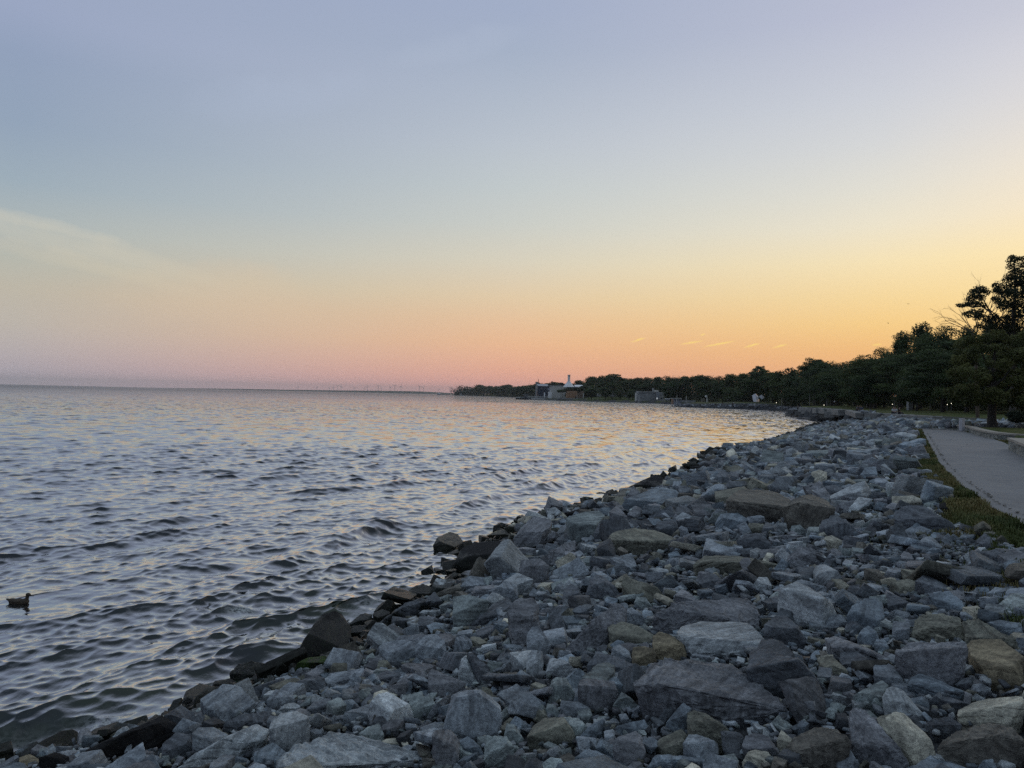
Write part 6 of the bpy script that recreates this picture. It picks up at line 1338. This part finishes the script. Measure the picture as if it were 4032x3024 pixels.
# ------------------------------------------------------------------ stone ledges (big rectangular blocks in rows)
M_LEDGE = simple("ledge_limestone", (.24, .24, .225), .85, 1.3, .35, .05); M_LEDGED = simple("dark_ledge_limestone", (.085, .088, .088), .75, 1.3, .35, .05)
zl = lambda a, b_: (3050 + a / 7.373, 1560 + b_ / 7.373)
rows = [  # (u/v of top-left, top-right in zoom px, height m, depth m, dark)
 ((690, 318), (1380, 345), 2.80, .62, 0), ((1380, 350), (2212, 398), 2.85, .6, 0), ((760, 378), (1400, 400), 2.3, .6, 0), ((1440, 440), (2240, 465), 2.35, .6, 0), ((540, 395), (760, 398), 2.0, .5, 1),
 ((430, 432), (1230, 470), 1.6, .6, 1), ((1230, 490), (1860, 515), 1.75, .6, 0), ((480, 490), (1010, 530), .9, .6, 1), ((1040, 555), (2020, 590), 1.2, .6, 1), ((840, 615), (1500, 668), .45, .4, 1)]
nb_ = 0; rl = random.Random(3)
def block(x0, y0, x1, y1, ztop, hgt_, dep2, mat, label, grp, name="stone_block"):
    a = Vector((x0, y0, 0)); b2 = Vector((x1, y1, 0)); dvv = (b2 - a).normalized(); nv2 = Vector((-dvv.y, dvv.x, 0)); 
    if nv2.y < 0: nv2 = -nv2
    L = (b2 - a).length; bm = bmesh.new(); add_box(bm, 0, L - .06, -.02, dep2, -hgt_, 0, Matrix((dvv, nv2, Vector((0, 0, 1)))).transposed().to_4x4(), .04)
    es = [e for e in bm.edges if e.calc_length() > .5]; bmesh.ops.subdivide_edges(bm, edges=es, cuts=3, use_grid_fill=True)
    for v_ in bm.verts: v_.co += Vector((noise.noise(v_.co * 1.3 + a), noise.noise(v_.co * 1.7 + a + Vector((5, 0, 0))), noise.noise(v_.co * 1.1 + a + Vector((0, 9, 0))))) * .10
    o = obj_bm(name, bm, mat); o.location = (x0, y0, ztop); tag(o, label, "stone block", grp)
for ri, ((a0, b0), (a1, b1_), zt, hh, dk) in enumerate(rows):
    p0 = at_plane(*zl(a0, b0), zt); p1 = at_plane(*zl(a1, b1_), zt); L = (p1 - p0).length; n = max(2, int(L / rl.uniform(2.6, 4.2)))
    cuts = [0] + sorted((i + rl.uniform(-.25, .25)) / n for i in range(1, n)) + [1]
    lab = f"{'dark damp' if dk else 'pale grey'} rectangular block in the {['topmost', 'upper', 'second', 'middle', 'short dark', 'long lower', 'lower middle', 'low', 'lowest but one', 'lowest waterside'][ri]} row of the stone ledges"
    for c0_, c1_ in zip(cuts, cuts[1:]):
        a = p0.lerp(p1, c0_); b2 = p0.lerp(p1, c1_); block(a.x, a.y, b2.x, b2.y, zt + rl.uniform(-.06, .05), hh + .55, rl.uniform(1.6, 2.4), M_LEDGED if dk else M_LEDGE, lab, "stone ledge blocks above the inlet"); nb_ += 1
# seat wall at the lawn edge
zr = lambda a, b_: (3400 + a / 5.53, 1570 + b_ / 5.53)
wl = [at_plane(3352, 1615, 2.87), at_plane(*zr(0, 305), 2.87), at_plane(*zr(620, 325), 2.87), at_plane(*zr(1080, 350), 2.87), at_plane(*zr(1720, 388), 2.87)]
tot = 0
for a, b2 in zip(wl, wl[1:]):
    L = (b2 - a).length; n = max(1, int(L / 3.6))
    for i in range(n):
        q0 = a.lerp(b2, i / n); q1 = a.lerp(b2, (i + 1) / n); block(q0.x, q0.y, q1.x, q1.y, q0.z + rl.uniform(-.03, .03), .8, 1.0, M_LEDGE, "long pale stone block of the low seat wall along the lawn edge", "blocks of the seat wall", "wall_block")
# ------------------------------------------------------------------ people
SK = [("skin", (.32, .2, .14)), ("dark_hair", (.015, .012, .01)), ("pale_shirt", (.6, .62, .64)), ("black_shirt", (.015, .015, .018)), ("dark_trousers", (.02, .022, .03)), ("blue_shirt", (.08, .11, .18)), ("grey_shirt", (.2, .2, .21)), ("light_trousers", (.35, .34, .33)), ("fair_hair", (.3, .22, .12)), ("red_shirt", (.25, .06, .05))]
MP = {k: simple(k, c, .8) for k, c in SK}
def skin_mesh(verts, edges, radii, root_i, sub=1):
    me = bpy.data.meshes.new("tmp"); me.from_pydata([Vector(v) for v in verts], edges, []); o = bpy.data.objects.new("tmp", me); COL.objects.link(o)
    md = o.modifiers.new("s", 'SKIN'); md.use_smooth_shade = True
    for i, r_ in enumerate(radii): me.skin_vertices[0].data[i].radius = (r_, r_) if not isinstance(r_, tuple) else r_
    for i in range(len(verts)): me.skin_vertices[0].data[i].use_root = (i == root_i)
    md2 = o.modifiers.new("sub", 'SUBSURF'); md2.levels = sub; md2.render_levels = sub
    dg = bpy.context.evaluated_depsgraph_get(); out = bpy.data.meshes.new_from_object(o.evaluated_get(dg)); bpy.data.objects.remove(o); return out
def figure(pose):
    hipz, kneez = .93, .5
    if pose == 'stand': hip, legs, arms = Vector((0, 0, .93)), [((.09, .0, .9), (.10, -.02, .5), (.11, .02, .09), (.11, -.14, .04)), ((-.09, 0, .9), (-.11, .03, .5), (-.12, .06, .09), (-.12, -.10, .04))], [((.19, 0, 1.42), (.24, .03, 1.14), (.23, -.08, .90)), ((-.19, 0, 1.42), (-.25, .02, 1.14), (-.22, -.10, .92))]
    elif pose == 'walk': hip, legs, arms = Vector((0, 0, .92)), [((.09, 0, .89), (.09, -.22, .52), (.10, -.30, .10), (.10, -.45, .06)), ((-.09, 0, .89), (-.10, .10, .50), (-.10, .38, .16), (-.10, .28, .05))], [((.19, 0, 1.41), (.23, .16, 1.16), (.21, .10, .92)), ((-.19, 0, 1.41), (-.23, -.12, 1.16), (-.21, -.28, .98))]
    else: hip, legs, arms = Vector((0, 0, .12)), [((.10, -.05, .11), (.13, -.48, .14), (.13, -.52, -.28), (.13, -.66, -.34)), ((-.10, -.05, .11), (-.13, -.46, .17), (-.15, -.46, -.26), (-.15, -.60, -.32))], [((.19, 0, .58), (.25, -.08, .34), (.16, -.30, .22)), ((-.19, 0, .58), (-.25, -.08, .34), (-.14, -.32, .24))]
    dz = hip.z - .93; lean = -.06 if pose == 'sit' else 0
    V = [hip, Vector((0, .01 + lean * .4, 1.12 + dz)), Vector((0, .0 + lean, 1.36 + dz)), Vector((0, -.01 + lean, 1.50 + dz)), Vector((0, -.02 + lean, 1.60 + dz)), Vector((0, -.03 + lean, 1.70 + dz)), Vector((0, -.125 + lean, 1.63 + dz))]
    R_ = [(.155, .115), (.135, .10), (.175, .11), .055, (.075, .09), (.078, .092), .014]; E = [(0, 1), (1, 2), (2, 3), (3, 4), (4, 5), (4, 6)]
    for sh, el, wr in arms:
        b0 = len(V); V += [Vector(sh) + Vector((0, lean, 0)), Vector(el), Vector(wr)]; R_ += [.052, .041, .028]; E += [(2, b0), (b0, b0 + 1), (b0 + 1, b0 + 2)]
        d = (Vector(wr) - Vector(el)).normalized(); sgn = 1 if sh[0] > 0 else -1; V.append(Vector(wr) + d * .07); R_.append((.036, .018)); E.append((b0 + 2, b0 + 3))
        side_ = d.cross(Vector((sgn, 0, .01))).normalized()
        for k in range(4):
            off_ = side_ * (.027 - .018 * k); L = (.075, .085, .08, .06)[k]; c = len(V)
            V += [Vector(wr) + d * .10 + off_, Vector(wr) + d * (.10 + L * .55) + off_ * 1.1 + Vector((-sgn * .012, 0, 0)), Vector(wr) + d * (.09 + L) + off_ * 1.1 + Vector((-sgn * .035, 0, 0))]; R_ += [.010, .009, .007]; E += [(b0 + 3, c), (c, c + 1), (c + 1, c + 2)]
        c = len(V); V += [Vector(wr) + d * .05 + side_ * .045, Vector(wr) + d * .09 + side_ * .06]; R_ += [.011, .009]; E += [(b0 + 3, c), (c, c + 1)]
    leg0 = len(V)
    for hp, kn, an, toe in legs:
        b0 = len(V); V += [Vector(hp), Vector(kn), Vector(an), Vector(toe)]; R_ += [.095, .062, .042, (.045, .03)]; E += [(0, b0), (b0, b0 + 1), (b0 + 1, b0 + 2), (b0 + 2, b0 + 3)]
    body = skin_mesh(V, E, R_, 0)
    sv = [V[0], V[1], V[2], V[3]]; sr = [(.168, .128), (.155, .12), (.192, .128), .062]; se = [(0, 1), (1, 2), (2, 3)]
    for sh, el, wr in arms:
        b0 = len(sv); sv += [Vector(sh) + Vector((0, lean, 0)), (Vector(sh) + Vector(el)) / 2 + Vector((0, lean / 2, 0)), Vector(el)]; sr += [.07, .062, .055]; se += [(2, b0), (b0, b0 + 1), (b0 + 1, b0 + 2)]
    shirt = skin_mesh(sv, se, sr, 0)
    tv = [V[0]]; tr_ = [(.172, .132)]; te = []
    for hp, kn, an, toe in legs:
        b0 = len(tv); tv += [Vector(hp), Vector(kn), Vector(an)]; tr_ += [.108, .078, .062]; te += [(0, b0), (b0, b0 + 1), (b0 + 1, b0 + 2)]
    trs = skin_mesh(tv, te, tr_, 0)
    hv = [V[4] + Vector((0, .045, -.02)), V[5] + Vector((0, .03, .015))]; hair = skin_mesh(hv, [(0, 1)], [(.075, .07), (.088, .088)], 0)
    for m_ in (body, shirt, trs, hair): m_.materials.append(MP["skin"])
    return body, shirt, trs, hair
FIG = {p_: figure(p_) for p_ in ('stand', 'walk', 'sit')}
def person(P, yaw, pose, shirt, trs, hair, label, scale=1.0):
    root = empty("person", P, yaw); root.scale = (scale,) * 3; tag(root, label, "person", None)
    for nm, me, mk in zip(("body", "shirt", "trousers", "hair"), FIG[pose], ("skin", shirt, trs, hair)):
        o = link(bpy.data.objects.new(nm, me), root); o.material_slots[0].link = 'OBJECT'; o.material_slots[0].material = MP[mk]
def ppl(u, v, pose, shirt, trs, label, yaw=0.0, hair="dark_hair", z=None, d=None):
    if z is not None: P = at_plane(u, v, z)
    elif d is not None:
        P = at_dist(u, v, d); P.z = gz(P.x, P.y)
    else: P = raymarch(u, v)
    if pose == 'sit' and z is None: P.z += .42
    person(P, yaw, pose, shirt, trs, hair, label)
ppl(3517, 1628.5, 'sit', "pale_shirt", "dark_trousers", "person in a pale top seated on the wall, left of the group of three", .15, "fair_hair", z=2.9)
ppl(3524.5, 1628.5, 'sit', "pale_shirt", "light_trousers", "person in white with light trousers, middle of three seated on the wall", -.1, z=2.9)
ppl(3539, 1630, 'sit', "black_shirt", "dark_trousers", "person in black seated on the wall, leaning toward two people in pale tops", .9, z=2.9)
ppl(3375, 1616, 'sit', "grey_shirt", "dark_trousers", "person in a pale cap and grey top seated on the ledges, left of two others", .3, "fair_hair", z=2.9)
ppl(3383, 1618, 'sit', "black_shirt", "dark_trousers", "person in dark clothes seated in the middle of three on the stone ledges", 0, z=2.9)
ppl(3392, 1619, 'sit', "blue_shirt", "dark_trousers", "person in navy seated to the right of two others on the stone ledges", -.3, z=2.9)
ppl(3285.5, 1605, 'walk', "pale_shirt", "dark_trousers", "person in a white shirt walking across the lawn above the ledges", 1.3, d=205)
ppl(3237, 1613.5, 'sit', "black_shirt", "light_trousers", "person in a black top sitting on the upper ledge beside a pale bag", -.6, z=2.3)
ppl(3210, 1622, 'sit', "black_shirt", "light_trousers", "person in black with pale shorts sitting on the lower ledge", .4, z=1.75)
ppl(3140, 1609.5, 'sit', "grey_shirt", "dark_trousers", "person in grey sitting on the short dark ledge near the water", .5, z=2.2)
ppl(3142, 1601, 'stand', "grey_shirt", "dark_trousers", "person in grey standing above the person on the short dark ledge", .5, d=262)
ppl(3077, 1596, 'sit', "blue_shirt", "dark_trousers", "person in blue sitting on the grass by the thin pole right of the sculpture", 1.2, d=318)
ppl(3085, 1596, 'sit', "grey_shirt", "dark_trousers", "person in grey sitting on the grass beside the person in blue", -1.0, d=318)
ppl(2925, 1590, 'stand', "black_shirt", "dark_trousers", "person in black standing just left of the sculpture's mound", .2, d=352)
ppl(2930, 1590, 'stand', "grey_shirt", "light_trousers", "person in grey standing beside the person in black left of the sculpture", -.4, d=352)
ppl(2826, 1591, 'sit', "pale_shirt", "dark_trousers", "person in a white shirt sitting alone on the grass of the low point", .4, d=365)
ppl(2819, 1590, 'sit', "black_shirt", "dark_trousers", "person in black sitting next to the white-shirted person on the low point", -.5, d=365)
ppl(2844, 1589, 'sit', "black_shirt", "dark_trousers", "person in dark clothes sitting by themselves on the middle of the low point", 0, d=365)
ppl(2866, 1586, 'stand', "grey_shirt", "dark_trousers", "person in grey standing far back on the low point", 0, d=380)
ppl(2884, 1590, 'stand', "black_shirt", "dark_trousers", "person in black standing with a white-shirted companion on the low point", .6, d=360)
ppl(2889, 1590, 'stand', "pale_shirt", "dark_trousers", "person in a white shirt standing with a companion in black on the low point", -.6, d=360)
# ------------------------------------------------------------------ duck
M_DUCK = NT("duck_plumage"); g = M_DUCK.n('ShaderNodeNewGeometry'); tcx = M_DUCK.n('ShaderNodeTexCoord'); nn = M_DUCK.noise(tcx.outputs['Object'], 60, 3, .7)
M_DUCK.l(M_DUCK.ramp(nn, [(.35, (.02, .015, .01)), (.65, (.10, .075, .05))]), M_DUCK.b.inputs['Base Color']); M_DUCK.b.inputs['Roughness'].default_value = .8
DP = at_plane(78, 2374, 0); DP.z = DUCKZ - .032; root = empty("duck", DP, 0.05); root.scale = (.92,) * 3; tag(root, "brown duck swimming on the water near the left edge, facing right", "duck")
def ell(bm, c, r_, ry=0):
    res = bmesh.ops.create_icosphere(bm, subdivisions=3, radius=1, matrix=Matrix.Translation(c) @ Matrix.Rotation(ry, 4, 'Y') @ Matrix.Diagonal((*r_, 1)))
bm = bmesh.new()
for c, r_, ry in (((-.02, 0, .045), (.20, .095, .078), 0), ((.10, 0, .055), (.085, .075, .075), -.3), ((-.19, 0, .085), (.10, .045, .022), .35), ((-.12, 0, .07), (.12, .07, .055), .2), ((.142, 0, .12), (.036, .034, .075), .15), ((.165, 0, .205), (.050, .036, .040), .1), ((.148, 0, .165), (.036, .032, .05), 0), ((.208, 0, .196), (.022, .018, .017), .2)): ell(bm, c, r_, ry)
o = obj_bm("body", bm, None, root); md = o.modifiers.new("r", 'REMESH'); md.mode = 'VOXEL'; md.voxel_size = .007; md.use_smooth_shade = True
md = o.modifiers.new("s", 'SMOOTH'); md.iterations = 5; dg = bpy.context.evaluated_depsgraph_get(); nm_ = bpy.data.meshes.new_from_object(o.evaluated_get(dg)); o.modifiers.clear(); o.data = nm_
nm_.materials.clear(); nm_.materials.append(M_DUCK.m)
bm = bmesh.new(); R_ = []
for x, hw, hz, z in ((.212, .018, .013, .196), (.240, .013, .008, .187), (.268, .015, .005, .179), (.280, .009, .003, .176)): R_.append([bm.verts.new((x, hw * math.cos(a), z + hz * math.sin(a))) for a in [k * math.pi / 4 for k in range(8)]])
for A2, B2 in zip(R_, R_[1:]):
    for k in range(8): bm.faces.new((A2[k], A2[(k + 1) % 8], B2[(k + 1) % 8], B2[k]))
bm.faces.new(R_[-1]); bm.faces.new(R_[0]); obj_bm("bill", bm, simple("bill", (.04, .03, .015), .5), root, smooth=True)
for sgn in (-1, 1):
    bm = bmesh.new(); pts = [Vector((-.22, sgn * .03, .095)), Vector((-.10, sgn * .09, .06)), Vector((.05, sgn * .095, .055)), Vector((.07, sgn * .06, .095)), Vector((-.03, sgn * .055, .118)), Vector((-.16, sgn * .03, .108)), Vector((-.03, sgn * .10, .08))]
    hb = hull_bm(pts); bmesh.ops.subdivide_edges(hb, edges=hb.edges, cuts=1, use_grid_fill=True); obj_bm("wing", hb, M_DUCK.m, root, smooth=True)
for sgn in (-1, 1):
    bm = bmesh.new(); bmesh.ops.create_icosphere(bm, subdivisions=1, radius=.005); bmesh.ops.translate(bm, verts=bm.verts, vec=(.185, sgn * .033, .215)); obj_bm("eye", bm, M_BLACK, root)
# gulls in the sky
def gull(u, v, d, span, bank, label, yaw):
    P = at_dist(u, v, d); root = empty("bird", P, yaw); root.rotation_euler.x = bank; tag(root, label, "bird", None); k = span / 1.2
    body = skin_mesh([(0, -.22 * k, 0), (0, -.1 * k, .01), (0, .1 * k, 0), (0, .3 * k, 0)], [(0, 1), (1, 2), (2, 3)], [.03 * k, .06 * k, .06 * k, .015 * k], 1); body.materials.append(MP["grey_shirt"]); link(bpy.data.objects.new("body", body), root)
    for sg in (-1, 1):
        bm = bmesh.new(); P_ = [(0, -.08, .01), (.28 * sg, -.12, .16), (.62 * sg, .05, .06), (.30 * sg, .04, .15), (0, .1, .01)]; lo = [bm.verts.new(Vector(p) * k) for p in P_]; hi = [bm.verts.new((Vector(p) + Vector((0, 0, .02))) * k) for p in P_]
        bm.faces.new(lo); bm.faces.new(hi[::-1]); [bm.faces.new((lo[i], lo[(i + 1) % 5], hi[(i + 1) % 5], hi[i])) for i in range(5)]; bmesh.ops.recalc_face_normals(bm, faces=bm.faces); obj_bm("wing", bm, MP["black_shirt"], root)
gull(3497, 1273, 200, 1.0, .5, "small dark bird banking in the sky, the lower and nearer of the two", .7); gull(3576, 1197, 300, 1.3, 0, "distant bird gliding on level wings, the higher of the two", 0.2)
# ------------------------------------------------------------------ far shore, turbines, ferry
isl = [(640, 1527.2), (807, 1529.2), (1000, 1531.9), (1060, 1533), (1127, 1534.3), (1230, 1535.3), (1326, 1536.8), (1400, 1537.4), (1480, 1538), (1560, 1539), (1640, 1540.8), (1696, 1543), (1740, 1545.5), (1775, 1549), (1800, 1551), (1900, 1552.5)]
dI = 8200.0; Vs, Fc = [], []; us = np.arange(640, 1900, 2.5); rI = np.random.default_rng(4)
for i, u_ in enumerate(us):
    zt = at_dist(u_, float(interp(u_, [p[0] for p in isl], [p[1] for p in isl])) + .25 * (vn1(u_ * .16, 2.) - .5), dI).z; zt = max(zt, 1.0); a = at_dist(u_, 1500, dI); 
    Vs += [(a.x, a.y - 60, -1), (a.x, a.y, zt * .75), (a.x, a.y + 200, zt), (a.x, a.y + 900, zt * .9), (a.x, a.y + 1100, -1)]
    if i:
        for k in range(4): q = i * 5 + k; Fc.append((q - 5, q, q + 1, q - 4))
o = mesh_np("far_island", Vs, Fc, simple("far_woodland", (.045, .06, .035), .95, .01, .3), smooth=True); tag(o, kind='structure')
M_TURB = simple("turbine_white", (.6, .6, .6), .5)
def turbine(u, vh, d, rot, label, R0=42):
    top_ = at_dist(u, vh, d); root = empty("wind_turbine", (top_.x, top_.y, 0)); tag(root, label, "wind turbine", "wind turbines on the far shore"); H = top_.z
    bm = bmesh.new(); add_tube(bm, [(0, 0, 0), (0, 0, H)], [2.4, 1.5], 8); obj_bm("tower", bm, M_TURB, root)
    bm = bmesh.new(); add_box(bm, -2, 2, -5, 7, H - 1.5, H + 2.5); obj_bm("nacelle", bm, M_TURB, root)
    hub = obj_bm("hub", (lambda b_: (bmesh.ops.create_icosphere(b_, subdivisions=2, radius=2.4), b_)[1])(bmesh.new()), M_TURB, root, smooth=True); hub.location = (0, -7, H)
    for k in range(3):
        a = rot + k * 2 * math.pi / 3; bm = bmesh.new(); dv_ = Vector((math.sin(a), 0, math.cos(a))); sv_ = Vector((math.cos(a), 0, -math.sin(a)))
        P_ = [dv_ * 1 - sv_ * 1.2, dv_ * R0 * .25 - sv_ * 2.2, dv_ * R0, dv_ * R0 * .25 + sv_ * 1.4, dv_ * 1 + sv_ * 1.2]
        lo = [bm.verts.new(p + Vector((0, -.4, 0))) for p in P_]; hi = [bm.verts.new(p + Vector((0, .4, 0))) for p in P_]
        bm.faces.new(lo); bm.faces.new(hi[::-1]); [bm.faces.new((lo[i], lo[(i + 1) % 5], hi[(i + 1) % 5], hi[i])) for i in range(5)]; bmesh.ops.recalc_face_normals(bm, faces=bm.faces); obj_bm("blade", bm, M_TURB, hub)
TB = [(482, 118, 13000), (688, 122, 12500), (822, 130, 14000), (868, 120, 11000), (912, 112, 10000), (948, 116, 10500), (1098, 128, 14000), (1200, 130, 13500), (1238, 115, 10000), (1355, 110, 9300), (1387, 134, 13500), (1483, 122, 9800), (1533, 108, 8800), (1602, 116, 9300), (1803, 117, 9000), (1845, 124, 9600), (2015, 148, 13500), (2137, 131, 9200)]
for k, (a, b_, d) in enumerate(TB):
    big_ = d < 9500; nm = ["pale", "hazy"][d > 11500]
    turbine(1000 + a / 2.765, 1480 + b_ / 2.765, d, 1.3 * k, f"{nm} wind turbine on the far shore, number {k + 1} from the open-water end")
b = Bld(1722, 2950, "small white ferry just off the tip of the far wooded headland", "ferry", "ferry", base=.4)
bm = bmesh.new(); x0, x1 = b.X(1722), b.X(1736); add_box(bm, x0, x1, 0, 8, 0, 2.2); obj_bm("hull", bm, M_NAVY, b.root); bm = bmesh.new(); add_box(bm, x0 + 1, x1 - 1.5, 1, 7, 2.2, 5.5); obj_bm("upper_deck", bm, M_WHITE, b.root); bm = bmesh.new(); add_box(bm, x0 + 4, x1 - 5, 2, 6, 5.5, 7.5); obj_bm("wheelhouse", bm, M_WHITE, b.root)
b = Bld(1735, 3000, "long low dark breakwater off the tip of the far headland", "breakwater", "breakwater", base=0); bm = bmesh.new(); add_box(bm, b.X(1737), b.X(1772), 0, 12, -1, 2.4, None, .3); obj_bm("mound", bm, M_DKC, b.root)
for (a0, a1, tt_, l) in ((345, 400, 438, "pale house on the far headland, nearest its tip"), (400, 465, 445, "long pale house on the far headland")):
    b = Bld(1700 + a0 / 3.16, 2500, l, "house", "house"); b.box("wall", 1700 + a0 / 3.16, 1700 + a1 / 3.16, 1400 + (tt_ + 14) / 3.16, None, 0, 12, M_PALE)
    bm = bmesh.new(); x0, x1, z0, z1 = b.X(1700 + a0 / 3.16) - 1, b.X(1700 + a1 / 3.16) + 1, b.Zz(1400 + (tt_ + 14) / 3.16, 1830), b.Zz(1400 + tt_ / 3.16, 1830)
    A3 = [bm.verts.new(p) for p in ((x0, -1, z0), (x1, -1, z0), (x1, 13, z0), (x0, 13, z0), (x0 + 2, 6, z1), (x1 - 2, 6, z1))]
    for f_ in ((0, 1, 5, 4), (1, 2, 5), (2, 3, 4, 5), (3, 0, 4), (3, 2, 1, 0)): bm.faces.new([A3[i] for i in f_])
    obj_bm("roof", bm, M_ROOFD, b.root)
    for k in range(4): b.box("window", 1700 + (a0 + 6 + k * 13) / 3.16, 1700 + (a0 + 12 + k * 13) / 3.16, 1400 + (tt_ + 22) / 3.16, 1400 + (tt_ + 30) / 3.16, -.2, .1, M_GLASS)
# ------------------------------------------------------------------ haze
bm = bmesh.new(); add_box(bm, -15800, 15800, -400, 16500, -4, 150); t = NT("haze_air"); t.t.nodes.remove(t.b)
pv = t.n('ShaderNodeVolumePrincipled'); pv.inputs['Color'].default_value = (.96, .98, 1, 1); pv.inputs['Density'].default_value = 6e-5; pv.inputs['Anisotropy'].default_value = .1; t.l(pv.outputs[0], t.out.inputs['Volume'])
o = obj_bm("haze", bm, t.m); tag(o, kind='stuff')

# ------------------------------------------------------------------ grit and fallen leaves along the path edge
r = np.random.default_rng(31); n = 380; yy = 4 + 40 * r.random(n) ** 1.6; xx = xl(yy) + .15 + np.abs(r.normal(size=n)) * .05
k = r.random(n) < .04; xx[k] += r.random(k.sum()) * 2.2; VV, FF, off = [], [], 0
for x, y in zip(xx, yy):
    V, Fc = poolL[int(r.integers(24))]; s_ = r.uniform(.012, .05); VV.append((V * s_) * np.array([1, 1, .6]) + np.array([x, y, 2.51 + s_ * .15])); FF.append(Fc + off); off += len(V)
V = np.concatenate(VV); o = mesh_np("gravel", V, np.concatenate(FF), M_RUB, attrs={'tint': np.repeat(r.uniform(.14, .34, (n, 1)) * np.array([[1, .95, .85]]), [len(v) for v in VV], axis=0), 'bed': np.zeros((len(V), 3))})
tag(o, "loose grit and small stones strewn along the edge of the path", "gravel", kind='stuff')
